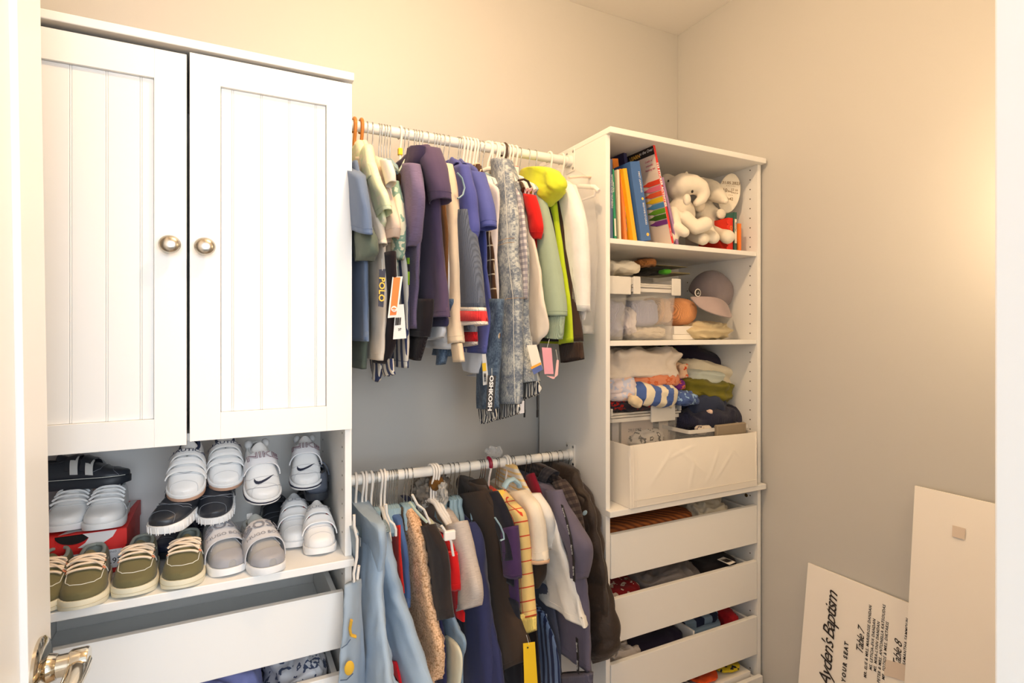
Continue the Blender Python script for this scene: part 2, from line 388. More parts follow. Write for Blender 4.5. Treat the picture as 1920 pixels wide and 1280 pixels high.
# ================================================================ CABINETS
CT, CB = EYE-.497, EYE-.514      # counter top / underside
TT, TB = EYE+.569, EYE+.552      # top board
PF, PT = 1.27, .015              # panel front plane, thickness
def holes(name, x, face, ys, zs, parent):
    m = MB()
    for y in ys:
        for z in zs: m.lathe([(.0022, 0), (.0022, .0006)], (x, y, z), (face, 0, 0), 8)
    o = m.obj(name, M_hole, parent); o['kind'] = 'stuff'
M_hole = plain('hole_dark', (84, 78, 66), .9)
def tower(x0, label, cubby_shelves):
    x1 = x0+.630; t = empty('shelving_tower', ((x0+x1)/2, 1.45, 0), label, 'closet tower')
    for nm, z0, z1 in (('lower', .0, CB), ('upper', CT, TB)):
        bx('side_panel', x0, x0+PT, PF, 1.643, z0, z1, M_mel, t); bx('side_panel', x1-PT, x1, PF, 1.643, z0, z1, M_mel, t)
    bx('top_board', x0, x1+.0015, 1.25, 1.643, TB, TT, M_mel, t, .0018)
    bx('counter_board', x0, x1+.0015, 1.25, 1.643, CB, CT, M_mel, t, .0018)
    for a, b_ in ((x0+PT, (x0+x1)/2-.0005), ((x0+x1)/2+.0005, x1-PT)):
        bx('back_panel', a, b_, 1.632, 1.638, CT, TB, M_mel, t, .0004); bx('back_panel', a, b_, 1.632, 1.638, 0, CB, M_mel, t, .0004)
    for z in cubby_shelves: bx('shelf', x0+PT+.001, x1-PT-.001, PF+.004, 1.63, z-.0145, z, M_mel, t, .0015)
    holes('pin_holes', x1-PT-.0007, 1, (1.300, 1.585), [CT+.045+.032*i for i in range(32)], t)
    holes('pin_holes', x1-PT-.0007, 1, (1.300,), [CB-.032-.064*i for i in range(10)], t)
    return t
def drawer(t, x0, ztop, pull=0.0, h=.124, floor_=.1):
    xa, xb = x0+PT+.003, x0+.630-PT-.003; yf = PF-pull
    o = bx('drawer', xa, xb, yf, yf+.015, ztop-h, ztop, M_mel, t, .0012)
    s = MB(); zt = ztop-.012
    s.box(xa+.008, xa+.020, yf+.0152, yf+.34, ztop-h+.012, zt); s.box(xb-.020, xb-.008, yf+.0152, yf+.34, ztop-h+.012, zt); s.box(xa+.0202, xb-.0202, yf+.327, yf+.339, ztop-h+.012, zt)
    s.obj('drawer_sides', M_mel, o)
    bx('drawer_bottom', xa+.021, xb-.021, yf+.016, yf+.3245, ztop-h+.015, ztop-h+.019, M_mel, o, 0)
    return o
RT0, LT0 = .944, -.381
rt = tower(RT0, 'white open shelving tower in the right corner with shelves above drawers', (EYE+.2645, EYE-.025))
lt = tower(LT0, 'white tower on the left with beadboard doors above an open shoe shelf', (EYE-.200,))
DZ = [EYE-.570, EYE-.753, EYE-.936, EYE-1.119]
for i, z in enumerate(DZ): drawer(rt, RT0, z, (0, .0, .0, .022)[i])
for i, z in enumerate([EYE-.573, EYE-.755, EYE-.938]): drawer(lt, LT0, z, 0)
screw = MB().lathe([(.006, 0), (.006, .001), (.004, .002), (.001, .002)], (RT0+.63-PT-.0008, 1.315, CB-.035), (-1, 0, 0), 12).obj('cam_bolt', plain('brass_dark', (120, 96, 60), .4, .8), rt)
# doors with beadboard planks
M_nick = plain('brushed_nickel', (196, 190, 178), .26, 1)
DZ0, DZ1 = EYE-.2135, EYE+.5455
cx = LT0+.315
for sgn in (-1, 1):
    xa, xb = (LT0+.002, cx-.0026) if sgn < 0 else (cx+.0026, LT0+.6275)
    y0, y1 = 1.2555, 1.2695; f = MB(); st = .0535
    dz = -.006 if sgn < 0 else 0
    f.box(xa, xa+st, y0, y1, DZ0+dz, DZ1+dz, .0007); f.box(xb-st, xb, y0, y1, DZ0+dz, DZ1+dz, .0007)
    f.box(xa+st, xb-st, y0, y1, DZ1+dz-.056, DZ1+dz, .0007); f.box(xa+st, xb-st, y0, y1, DZ0+dz, DZ0+dz+.0535, .0007)
    dd = f.obj('door', M_mel, lt)
    c_ = (xa+xb)/2; ed = [xa+st+.0004, c_-.080, c_-.0268, c_+.0268, c_+.080, xb-st-.0004]
    for i in range(5):
        p = MB(); a, b_ = ed[i], ed[i+1]
        yp = y0+.0075
        la = a+(.0014 if i else 0); rb = b_-(.0014 if i < 4 else 0)
        p.box(la+.0003, rb-.0003, yp, y1-.001, DZ0+dz+.0537, DZ1+dz-.0563, .0011)
        p.obj('plank', M_mel, dd)
        if i < 4: MB().box(b_-.0016, b_+.0016, yp-.0001, y1-.001, DZ0+dz+.0537, DZ1+dz-.0563, .0015).obj('bead', M_mel, dd)
    kx = cx+sgn*.0292; kz = EYE+.166
    MB().lathe([(.008, .0), (.0055, .004), (.0055, .009), (.012, .013), (.0172, .017), (.0186, .0205), (.017, .025), (.012, .0285), (.006, .030), (.0008, .0303)], (kx, y0, kz), (0, -1, 0), 32, sc=(1, .93)).obj('knob', M_nick, dd, True)

# hanging rods
RY, RZU, RZL, RR = 1.447, EYE+.524, EYE-.376, .0135
M_rod = plain('white_rod', (232, 230, 224), .35)
M_steel = plain('chrome_wire', (190, 190, 188), .22, 1)
for z, lab in ((RZU, 'white upper clothes rod between the two towers'), (RZL, 'white lower clothes rod between the two towers')):
    r = empty('clothes_rod', (.6, RY, z), lab, 'clothes rod')
    MB().tube([(.251, RY, z), (.942, RY, z)], RR, 24).obj('rod_pole', M_rod, r, True)
    for x, s_ in ((.2495, 1), (.9435, -1)):
        m = MB()
        m.box(min(x, x+s_*.003), max(x, x+s_*.003), RY-.024, RY+.024, z-.034, z+.034, .001)
        m.lathe([(.017, 0), (.017, .014), (.0155, .014)], (x+s_*.002, RY, z), (s_, 0, 0), 24)
        fl_ = m.obj('end_bracket', M_rod, r, True)
        for dy, dz in ((-.017, .026), (.017, .026), (-.017, -.026)):
            MB().lathe([(.0042, 0), (.0042, .0012), (.0026, .002), (.0004, .0012)], (x+s_*.003, RY+dy, z+dz), (s_, 0, 0), 12).obj('screw', M_steel, fl_, True)

# foam boards leaning on the right wall
M_foam = plain('foam_board', (246, 240, 232), .6)
def board(name, ulist, ztop, yl, yr, xo, label, h):
    o = empty(name, (WX-.02, (yl+yr)/2, 0), label, 'foam board', rot=None)
    m = MB(); n = 10; vs = []; fs = []
    for j, th in enumerate((0, .005)):
        for i in range(n+1):
            y = yl+(yr-yl)*i/n; bow = -.004*math.sin(PI*i/n)
            for z, xx in ((ztop-h, WX-.11-xo), (ztop, WX-.0065-xo)): vs.append((xx+th+bow, y, z))
    M_ = 2*(n+1)
    for i in range(n):
        fs.append((2*i, 2*i+1, 2*i+3, 2*i+2)); fs.append((M_+2*i, M_+2*i+2, M_+2*i+3, M_+2*i+1))
        fs.append((2*i+1, M_+2*i+1, M_+2*i+3, 2*i+3)); fs.append((2*i, 2*i+2, M_+2*i+2, M_+2*i))
    fs += [(0, M_, M_+1, 1), (2*n, 2*n+1, M_+2*n+1, M_+2*n)]
    return o, mesh('sheet', vs, fs, M_foam, o)
b1, s1 = board('foam_board', None, EYE-.703, 1.105, .45, .001, 'white printed seating chart board turned sideways on the right wall, behind the taller board', .8)
b2, s2 = board('foam_board', None, EYE-.393, .803, .30, .012, 'tall blank white foam board with tape squares leaning in front of the printed one', 1.1)
M_tape = plain('tape', (222, 206, 190), .5); M_ink = plain('black_ink', (40, 34, 32), .6)
def on_board(o, ztop, h, xo, y, z, lift=.0008):        # point on the board's face
    k = (ztop-z)/h; return Vector((WX-.0065-xo-(.1035)*k-lift-.0042, y, z))
for (u, v, w_, h_) in ((1794, 999, .026, .026), (1897, 1117, .02, .026)):
    p = onX(u, v, WX-.04); q = on_board(b2, EYE-.393, 1.1, .012, p.y, p.z)
    MB().quadbox(q, (.0009, 0, 0), (0, w_/2, 0), (.0012, 0, h_/2)).obj('tape_square', M_tape, b2)
def btext(txt, size, u, v, align='CENTER', shear=0.0, space=1.0, bold=0.0):
    p = onX(u, v, WX-.04); q = on_board(b1, EYE-.703, .8, .001, p.y, p.z, .0004)
    M_ = frame(q, Vector((.1294, 0, 1)), Vector((0, 1, 0)))     # reads upwards, letters face the room
    return lettering(txt, size, M_, M_ink, b1, align, shear, space, .0002, bold=bold)
btext("Ayden's Baptism", .050, 1552, 1112, 'RIGHT', .45, .82)
btext('FIND YOUR SEAT', .015, 1585, 1205, 'RIGHT', .1, 1.5, .0006)
btext('Table 7', .027, 1610, 1180, 'RIGHT', .45, .85)
for i, (tx_, u, v) in enumerate((('MR. ELIE & MRS. MARIEROSE DANDAN', 1623, 1138), ('MS. LETICIA-EVA DANDAN', 1632, 1163), ('MS. MIRA-LYNN DANDAN', 1640, 1168), ('MR. PETER & MRS. ANTONELLA KATSOUDAS', 1648, 1137), ('MR. FOTIOS & MRS. DIKTAKIS', 1656, 1169))):
    btext(tx_, .0102, u, v, 'RIGHT', .15, 1.12, .0001)
btext('Table 8', .027, 1679, 1205, 'RIGHT', .45, .85)
for tx_, u, v in (('MRS. SAMANTHA SAMMOUN', 1692, 1163), ('MRS. RYNDALA HREICH', 1702, 1168), ('MR. JOE SIDAOUI', 1711, 1215), ('MRS. NORA ALVARES', 1719, 1215)): btext(tx_, .0102, u, v, 'RIGHT', .15, 1.12, .0001)
q = on_board(b1, EYE-.703, .8, .001, onX(1695, 1262, WX-.04).y, onX(1695, 1262, WX-.04).z)
MB().quadbox(q, (.0012, 0, 0), (0, .05, -.012), (.003, 0, .02)).obj('torn_tape', M_tape, b1)
# ================================================================ CLOTHES
def Xauto(umax, yf): return ratio(umax)*yf
def on(u, v, X):
    p = onX(u, v, X); return p
def garment(name, label, cat, group, body, mat, X=None, yf=1.245, xt=-.02, T=.012, fold=.006, seed=0, sleeves=(), parts=(), zrod=None, ff=28, back=True, yback=1.632, open_end=True, sub=6, rough_edge=0.0, puff=None, yaw=None):
    """body: front-edge pixels [(u, v), ...] from collar to hem; sleeves/parts: dicts with ribs in pixels"""
    um = max([p[0] for p in body]+[r[2] for s in sleeves for r in s['ribs'][:99]]) if X is None else None
    x1 = X if X is not None else ratio(um)*yf
    v0 = body[0][1]; v1 = max(p[1] for p in body)
    def xv(v): return x1+xt*max(0, min(1, 1-(v-v0)/max(1, (v1-v0)*.75)))
    root = None; ribs = []
    for (u, v) in body:
        x = xv(v); p = on(u, v, x)
        yb = min(yback, 2*RY-p.y) if back else p.y+.12
        if p.y > RY-.03: yb = max(yb, p.y+.03)
        ribs.append((Vector((x-.006, yb, p.z)), p))
    top = ribs[0][1]
    root = empty(name, (x1, RY, min(r[1].z for r in ribs)), label, cat, group)
    loft('body', ribs, mat, root, T, fold, ff, seed, sub=sub, open_end=open_end, rough_edge=rough_edge, puff=puff)
    for i, s in enumerate(sleeves):
        ex = s.get('dx', -.012); rb = []
        for r in s['ribs']:
            x = xv((r[1]+r[3])/2)+ex; rb.append((on(r[0], r[1], x), on(r[2], r[3], x)))
        so = loft(s.get('name', 'sleeve'), rb, s.get('mat', mat), root, s.get('T', .022), s.get('fold', .004), 34, seed+i+5, nseg=34, sub=s.get('sub', 5), rough_edge=rough_edge, puff=puff)
        if s.get('label'): so['label'] = s['label']
    return root
def flat_tag(name, corners, Y, mat, parent, th=.0008):   # card hanging in space, corners TL,TR,BR,BL in pixels at distance Y
    P = [onY(u, v, Y) for u, v in corners]
    n = (P[1]-P[0]).cross(P[3]-P[0]).normalized()*th
    vs = [p for p in P]+[p+n for p in P]
    return mesh(name, vs, [(0,1,2,3),(7,6,5,4),(0,4,5,1),(1,5,6,2),(2,6,7,3),(3,7,4,0)], mat, parent), P, -n.normalized() if n.y > 0 else n.normalized()
SL = lambda ribs, **k: dict(ribs=ribs, **k)
F = fabric
GU, GL = 'childrens clothes on the upper rod', 'childrens clothes on the lower rod'
slate = F((104,122,152)); olive = F((98,108,96)); cream = F((236,222,204)); white = F((236,236,236)); mint = F((222,228,188), 'print', (232,226,196), c3=(206,222,190))
beige = F((228,204,184)); navy = F((44,46,74)); black = F((40,36,38)); blue = F((82,88,158)); purple = F((84,70,96))
denim = F((46,70,104), 'denim', (196,200,196)); ddenim = F((34,50,76), 'denim', (100,120,142))

garment('polo_shirt', 'slate blue polo shirt at the far left of the upper rod, half behind the tower', 'shirt', GU,
    [(668,300),(676,335),(684,380),(686,450),(688,560),(690,640)], slate, yf=1.25, seed=1,
    sleeves=[SL([(655,312,677,332),(657,360,685,372),(660,400,689,405),(663,428,692,440)], T=.016)])
garment('polo_shirt', 'dull olive grey shirt behind the slate blue one, upper rod', 'shirt', GU,
    [(674,330),(684,390),(688,450),(688,560),(685,650),(684,692)], olive, yf=1.28, seed=2,
    sleeves=[SL([(665,425,690,425),(667,455,697,450),(672,480,698,474),(678,491,690,489)], T=.02, fold=.01)])
garment('long_sleeved_top', 'cream long-sleeved top with plain cuffs near the left end of the upper rod', 'shirt', GU,
    [(672,292),(682,302),(690,345),(698,400),(706,470),(707,560),(706,640)], cream, yf=1.27, seed=3,
    sleeves=[SL([(668,296,684,294),(673,340,692,336),(684,400,706,394),(693,440,716,430),(702,470,722,456)], T=.012), SL([(685,470,708,465),(689,560,713,555),(688,620,708,622),(690,668,704,671)], dx=.0, T=.01)])
garment('romper', 'pale mint and cream romper with a tied collar near the left of the upper rod', 'romper', GU,
    [(684,262),(690,285),(698,320),(710,370),(718,430),(718,520),(716,600)], mint, yf=1.27, seed=4, xt=-.03,
    sleeves=[SL([(664,300,676,262),(666,316,684,292),(676,322,690,304)], name='collar', T=.014), SL([(682,298,692,270),(684,322,700,305),(694,345,706,330)], name='collar', T=.014), SL([(686,312,700,304),(694,345,710,336),(702,378,724,366),(712,410,728,392)], T=.012), SL([(702,390,716,385),(706,412,720,410),(712,428,717,425)], T=.008)])
garment('tee', 'pale pink beige tee beside the mint romper', 'shirt', GU,
    [(705,292),(716,318),(726,370),(736,420),(738,520),(734,600),(731,660)], beige, yf=1.28, seed=5,
    sleeves=[SL([(698,297,712,295),(704,340,722,336),(716,390,736,382),(722,436,744,420),(726,455,740,445)], T=.014)])
garment('long_sleeved_top', 'pale cream top with split hem hanging below the navy card tag', 'shirt', GU,
    [(712,330),(718,400),(720,480),(722,560),(720,640),(719,676)], cream, yf=1.27, seed=55)
garment('button_shirt', 'white shirt with a soft open collar left of the striped tag cluster', 'shirt', GU,
    [(722,297),(732,325),(738,360),(741,430),(740,500),(740,569)], F((232,232,234)), yf=1.29, seed=6,
    sleeves=[SL([(716,300,730,300),(722,332,737,322),(728,352,738,340)], name='collar', T=.01, mat=F((238,228,214)))])
garment('tee', 'cream tee printed with sage green leaves', 'shirt', GU,
    [(735,333),(742,370),(748,430),(750,470),(747,520),(742,565)], F((232,226,196), 'camo', (138,170,150), c3=(196,204,180)), yf=1.30, seed=7,
    sleeves=[SL([(727,342,742,338),(734,390,751,384),(739,440,756,430),(741,478,752,488)], T=.014)])
tr = garment('trousers', 'black trousers hanging straight between pale tops, upper rod', 'trousers', GU,
    [(738,470),(741,560),(738,640),(726,682)], F((38,30,34)), yf=1.27, seed=8, back=False)
st = F((232,226,214), 'stripe_v', (54,62,98), period=.034)
garment('striped_tee', 'navy and white striped tee whose hem hangs lowest at the left of the upper rod', 'shirt', GU,
    [(752,420),(762,500),(767,580),(766,640),(762,690)], st, yf=1.31, seed=9, back=True,
    sleeves=[SL([(694,660,712,655),(696,685,716,682),(700,705,710,716)], dx=-.05, T=.008), SL([(712,672,736,672),(714,690,738,690),(722,706,738,702)], dx=-.04, T=.008)])
brn = F((74,50,34))
hb = garment('hoodie', 'dark brown hoodie with neon green and black chest bands, upper rod', 'hoodie', GU,
    [(752,313),(761,335),(766,400),(767,470),(768,515),(767,553)], brn, yf=1.33, seed=10)
for (v0, v1, m_) in ((483, 495, F((176,226,30))), (495, 509, black), (509, 534, F((186,232,40)))):
    x = hb.location.x-.0145
    loft('chest_band', [(on(716,v0,x), on(767.5,v0,x)), (on(716,v1,x), on(767.5,v1,x))], m_, hb, .0035, .001, open_end=False, sub=3)
garment('tee', 'heathered mauve tee just left of the dark purple tee', 'shirt', GU,
    [(774,306),(786,328),(791,370),(788,440),(782,540),(778,616)], F((118,104,134), 'marl'), yf=1.25, seed=11,
    sleeves=[SL([(762,310,780,306),(762,345,789,352),(762,400,789,395),(763,440,783,440),(762,466,776,462)], T=.018)])
garment('tee', 'dark purple short-sleeved tee facing the room, upper rod', 'shirt', GU,
    [(800,270),(812,295),(818,340),(822,400),(828,470),(837,560),(839,594)], purple, yf=1.22, seed=12, xt=-.045, T=.022, fold=.009,
    sleeves=[SL([(783,277,812,275),(798,310,824,305),(810,350,833,345),(815,385,836,372)], T=.03, dx=0), SL([(770,280,792,272),(766,300,790,292),(764,312,780,318)], name='collar', dx=-.03, T=.015)])
garment('tee', 'navy tee showing only its hem under the dark purple one', 'shirt', GU,
    [(808,330),(822,400),(832,560),(838,600),(836,612)], F((58,54,84)), yf=1.26, seed=13)
garment('sweatshirt', 'black sweatshirt with a ribbed cuff hanging below the purple tees', 'sweatshirt', GU,
    [(800,400),(810,500),(812,600),(808,615)], F((38,32,36)), yf=1.33, seed=14,
    sleeves=[SL([(772,560,808,560),(770,600,806,600),(768,628,800,632)], T=.02, dx=-.03), SL([(768,628,799,632),(766,670,786,676)], name='cuff', T=.012, dx=-.03, mat=F((40,32,34), 'knit'))])
garment('corduroy_shirt', 'brown shirt showing as a thin strip behind the purple sleeve', 'shirt', GU,
    [(820,318),(831,370),(838,440),(839,570)], F((112,74,40)), yf=1.29, seed=15)
garment('tee', 'white tee with a wavy hem showing below the purple tee', 'shirt', GU,
    [(838,420),(845,540),(850,600),(848,655)], F((226,228,232)), yf=1.30, seed=16, fold=.014,
    sleeves=[SL([(798,600,830,600),(797,622,834,618),(800,638,830,632)], dx=-.03, T=.012, name='hem')])
garment('jeans', 'small dark blue jeans hem between white tee and cream sweater, upper rod', 'trousers', GU,
    [(848,560),(849,640),(845,668)], ddenim, yf=1.33, seed=17, back=False,
    sleeves=[SL([(822,640,836,640),(823,662,836,662),(822,684,832,682)], dx=-.01, T=.012, name='trouser_leg')])
garment('sweater', 'cream sweater with one long sleeve reaching down right of the purple tee', 'sweater', GU,
    [(820,300),(836,322),(846,360),(852,440),(856,530),(858,600)], F((234,212,182)), yf=1.28, seed=18,
    sleeves=[SL([(824,312,842,306),(832,362,852,358),(836,440,857,440),(836,540,860,540),(842,600,862,600),(846,645,864,642)], T=.018), SL([(847,645,864,643),(852,679,869,678)], name='cuff', T=.010)])
knit = F((92,100,116), 'knit')
garment('cardigan', 'grey knitted cardigan with red and white striped cuffs, upper rod', 'cardigan', GU,
    [(850,325),(862,342),(872,400),(878,470),(884,560),(880,620)], knit, yf=1.215, seed=19,
    sleeves=[SL([(858,400,880,392),(858,460,888,455),(857,520,898,518),(858,576,903,576)], T=.026, dx=-.01),
        SL([(859,576,903,576),(860,583,904,583)], name='cuff_band', mat=F((232,220,208), 'knit'), T=.027, dx=-.01, sub=2, fold=.001), SL([(860,583,904,583),(861,602,907,602)], name='cuff_band', mat=F((214,52,56), 'knit'), T=.027, dx=-.01, sub=2, fold=.001), SL([(861,602,907,602),(863,613,908,608)], name='cuff_band', mat=F((232,220,208), 'knit'), T=.025, dx=-.01, sub=2, fold=.001),
        SL([(863,600,890,600),(863,622,891,622)], name='cuff_band', mat=F((150,156,172), 'knit'), T=.015, dx=.012, sub=2, fold=.001), SL([(863,622,891,622),(866,640,892,640)], name='cuff_band', mat=F((206,32,40), 'knit'), T=.015, dx=.012, sub=2, fold=.001), SL([(866,640,892,640),(868,650,892,646)], name='cuff_band', mat=F((226,212,200), 'knit'), T=.014, dx=.012, sub=2, fold=.001)])
garment('polo_shirt', 'royal blue polo shirt, the left of two with pointed collars', 'shirt', GU,
    [(852,297),(864,305),(874,325),(881,380),(886,440),(886,490)], blue, yf=1.27, seed=20, fold=.008,
    sleeves=[SL([(842,312,848,294),(846,320,858,304)], name='collar', T=.006, dx=-.02), SL([(858,315,874,308),(866,360,884,352),(866,405,889,395),(872,432,893,424),(880,452,892,445)], T=.02)])
garment('polo_shirt', 'royal blue polo shirt, the right and longer of two with pointed collars', 'shirt', GU,
    [(872,304),(884,308),(898,325),(905,380),(909,430),(914,500),(918,560),(917,620),(916,663)], F((86,94,162)), yf=1.275, seed=21, fold=.008,
    sleeves=[SL([(857,312,864,297),(862,318,874,306)], name='collar', T=.006, dx=-.02), SL([(876,318,900,322),(890,360,910,350),(898,400,920,388),(904,433,924,424)], T=.024)])
garment('plaid_shirt', 'brown flannel shirt with thin white checks, upper rod', 'shirt', GU,
    [(897,305),(908,328),(914,380),(920,440),(929,520),(934,600),(935,635),(918,655)], F((82,56,38), 'plaid', (214,196,166), period=.03), yf=1.28, seed=22)
garment('tee', 'white tee with a pale pink cast beside the acid-wash jeans', 'shirt', GU,
    [(906,328),(922,343),(934,362),(932,440),(934,560),(933,640),(932,690)], F((238,228,224)), yf=1.32, seed=23)
garment('trousers', 'white cotton trousers with legs ending beside the long black card tag', 'trousers', GU,
    [(915,560),(918,640),(926,700),(908,708)], F((222,226,234)), yf=1.35, seed=24, back=False,
    sleeves=[SL([(868,650,910,655),(869,676,905,680),(876,694,900,700)], dx=-.04, T=.018, name='trouser_leg'), SL([(915,640,932,640),(916,690,930,692),(915,704,928,706)], dx=-.01, T=.014, name='trouser_leg')])

# jeans hung by the waist
jr = empty('jogger_jeans', onX(950, 700, .66), 'acid-wash blue jogger jeans hung by the waist, with elasticated ankle cuffs', 'trousers', GU)
def jr_loft(name, ribs, X, mat, parent, T=.02, fold=.006, **k):
    return loft(name, [(on(a, b, X+k.get('sl', 0)*i), on(c, d, X+k.get('sl', 0)*i)) for i, (a, b, c, d) in enumerate(ribs)], mat, parent, T, fold, 30, 3, sub=6)
la = jr_loft('trouser_leg', [(927,301,949,297),(930,350,958,345),(932,420,966,416),(932,470,965,470),(933,540,972,538),(935,620,973,618),(932,700,974,700),(929,755,973,757)], .655, denim, jr, .024, sl=.004)
lb = jr_loft('trouser_leg', [(944,300,957,300),(950,350,971,352),(957,420,981,424),(962,480,986,484),(968,540,986,542),(972,620,990,620),(975,680,1000,690),(977,722,1009,714)], .70, denim, jr, .022, sl=.003)
lc = jr_loft('trouser_leg', [(912,560,940,560),(904,640,936,640),(897,700,932,700),(899,765,930,766)], .615, ddenim, jr, .018, sl=.004)
lc['label'] = 'darker hanging leg'
bw = F((206,204,196), 'denim', (24,30,46))
for ribs, X in (([(928,756,974,758),(927,770,975,768),(930,788,971,776)], .683), ([(977,722,1010,714),(975,738,1014,727),(977,750,1012,738)], .721), ([(899,766,930,766),(901,782,931,780),(904,795,926,788)], .627)):
    c = loft('ankle_cuff', [(on(a,b,X), on(e,f,X)) for a,b,e,f in ribs], F((214,212,204), 'stripe_v', (34,40,56), period=.009), jr, .009, .006, 90, 4)
stitch = plain('stitching_tan', (196,160,112), .8)
for pts, X in (([(944,305),(950,400),(952,470),(962,560),(964,700),(966,755)], .628), ([(934,452),(950,447),(964,446)], .625), ([(934,460),(950,455),(964,454)], .625), ([(936,566),(952,560),(972,558)], .634), ([(970,560),(984,558)], .675)):
    MB().tube([on(u,v,X) for u,v in pts], .0007, 5).obj('seam', stitch if len(pts) < 4 else plain('stitching_pale', (206,206,196), .8), jr, True)
for u in (983, 1007):
    X = .74; MB().tube([on(u, 690, X), on(u, 740, X), on(u+.5, 770, X)], .0021, 6).tube([on(u+.5, 768, X), on(u+.3, 782, X)], .0027, 6).obj('drawstring', plain('black_cord', (26,24,26), .7), jr, True)
garment('checked_shirt', 'white shirt with fine grey checks right of the acid-wash jeans', 'shirt', GU,
    [(964,346),(974,362),(983,400),(987,440),(989,500),(989,560)], F((226,218,214), 'gingham', (126,122,138), period=.016), yf=1.28, seed=25)
garment('long_sleeved_top', 'cream cotton top right of the acid-wash jeans, hem above the blue-cornered card tag', 'shirt', GU,
    [(984,372),(994,420),(1008,480),(1020,560),(1025,615),(1012,640),(996,650)], F((240,228,212)), yf=1.27, seed=26, fold=.011)
garment('tee', 'bright red short-sleeved tee under the brown hanger, upper rod', 'shirt', GU,
    [(986,352),(996,368),(1003,400),(1008,440),(1010,480)], F((216,34,30)), yf=1.32, seed=27,
    sleeves=[SL([(984,362,1000,366),(990,395,1010,398),(996,425,1015,424),(1000,448,1012,448)], T=.016, dx=-.015)])
garment('sweatshirt', 'sage green sweatshirt with a long ribbed cuff, upper rod', 'sweatshirt', GU,
    [(1002,345),(1018,385),(1036,450),(1046,520),(1050,590)], F((158,176,154)), yf=1.27, seed=28,
    sleeves=[SL([(1002,362,1018,366),(1008,420,1030,418),(1014,500,1044,498),(1019,560,1054,560),(1024,592,1056,592)], T=.028), SL([(1022,592,1055,592),(1020,620,1052,622),(1022,632,1050,636)], name='cuff', T=.020, mat=F((160,178,156), 'knit'))])
garment('jacket', 'black jacket seen as a dark band between sage and lime sleeves', 'jacket', GU,
    [(1022,370),(1036,410),(1044,480),(1046,560),(1046,640)], black, yf=1.33, seed=29)
lj = garment('track_jacket', 'lime green and black hooded track jacket near the right end of the upper rod', 'jacket', GU,
    [(1022,330),(1040,370),(1050,440),(1060,520),(1069,600),(1070,645)], F((190,212,44)), yf=1.275, seed=30,
    sleeves=[SL([(1037,356,1050,352),(1044,420,1062,418),(1050,500,1073,498),(1056,560,1083,558),(1062,640,1089,640)], mat=F((64,48,40)), T=.02, label='black sleeve'), SL([(1030,380,1042,378),(1034,440,1050,440),(1042,510,1060,510),(1046,580,1070,580),(1048,646,1072,642)], dx=-.036, T=.010), SL([(1052,645,1089,641),(1054,680,1092,672)], name='cuff', mat=F((58,44,38), 'knit'), T=.02)])
X = lj.location.x-.075
loft('hood', [(on(1004,314,X), on(1026,313,X)), (on(986,320,X), on(1044,324,X)), (on(980,333,X), on(1055,343,X)), (on(992,346,X), on(1052,358,X)), (on(1004,364,X), on(1042,370,X)), (on(1018,388,X), on(1028,388,X))], F((204,214,56)), lj, .034, .014, 34, 5)
X = lj.location.x-.03
loft('chest_stripe', [(on(1028,372,X+.012), on(1040,366,X+.012)), (on(1034,410,X+.012), on(1040,412,X+.012))], F((70,160,30)), lj, .006, .002, open_end=False)
pg = garment('dress_shirt', 'white dress shirt in a clear plastic garment bag, right end of the upper rod', 'shirt', GU,
    [(1058,335),(1075,350),(1086,390),(1096,440),(1100,500),(1102,560),(1096,600)], F((240,238,236)), yf=1.27, seed=31, fold=.01,
    sleeves=[SL([(1048,346,1074,346),(1058,420,1094,412),(1068,500,1100,498),(1076,580,1101,584)], T=.026)])
mp_, nt, b = base_mat('clear_plastic_film', .12); b.inputs['Base Color'].default_value = (.95,.95,.95,1); b.inputs['Alpha'].default_value = .20; b.inputs['Specular IOR Level'].default_value = .9
bump(nt, b, noise_n(nt, coords(nt, 'Object'), 60, 4, .6), .8, .01)
X = pg.location.x
loft('garment_bag', [(on(1044,318,X), on(1070,316,X)), (on(1040,330,X), on(1094,336,X)), (on(1050,380,X), on(1104,390,X)), (on(1058,450,X), on(1109,450,X)), (on(1064,560,X), on(1108,560,X)), (on(1070,628,X), on(1104,625,X))], mp_, pg, .045, .012, 40, 6)

# card tags
M_card = plain('white_card', (236,232,226), .6); M_inkb = M_ink
def tag_pts(u0, v0, u1, v1, u2, v2, u3, v3): return [(u0,v0),(u1,v1),(u2,v2),(u3,v3)]
def tagobj(label, corners, Y, c, string=None, cat='tag', mat=None):
    P = [onY(u, v, Y) for u, v in corners]; t = empty('card_tag', (P[0]+P[1]+P[2]+P[3])/4, label, cat, 'card tags on the clothes')
    o, P, n = flat_tag('card', corners, Y, mat or plain('card_'+str(c), c, .5), t)
    if string: MB().tube([onY(string[0], string[1], Y), (P[0]+P[1])/2+(P[3]-P[0])*.04], .0005, 5).obj('string', plain('nylon', (230,230,226), .4), t)
    return t, P
def tag_frame(P, fx, fy, up=True):      # frame on the tag face at fraction fx, fy, reading down the tag when up is False
    n = (P[1]-P[0]).cross(P[0]-P[3]).normalized()
    if n.y > 0: n = -n
    c = P[0]+(P[1]-P[0])*fx+(P[3]-P[0])*fy+n*.0012
    return frame(c, P[1]-P[0], P[0]-P[3]) if up else frame(c, P[3]-P[0], P[1]-P[0])
t, P = tagobj('dark navy card tag with yellow lettering read downwards', tag_pts(711,505,723,504,719,576,709,574), 1.235, (48,46,62), (716,485))
lettering('POLO', .018, tag_frame(P, .45, .55, False), plain('yellow_print', (232,190,60), .5), t, xs=1.15, bold=.0004)
t, P = tagobj('orange card tag with a white round tree emblem', tag_pts(736,519,755,518,745,594,727,596), 1.225, (238,232,226), (742,470))
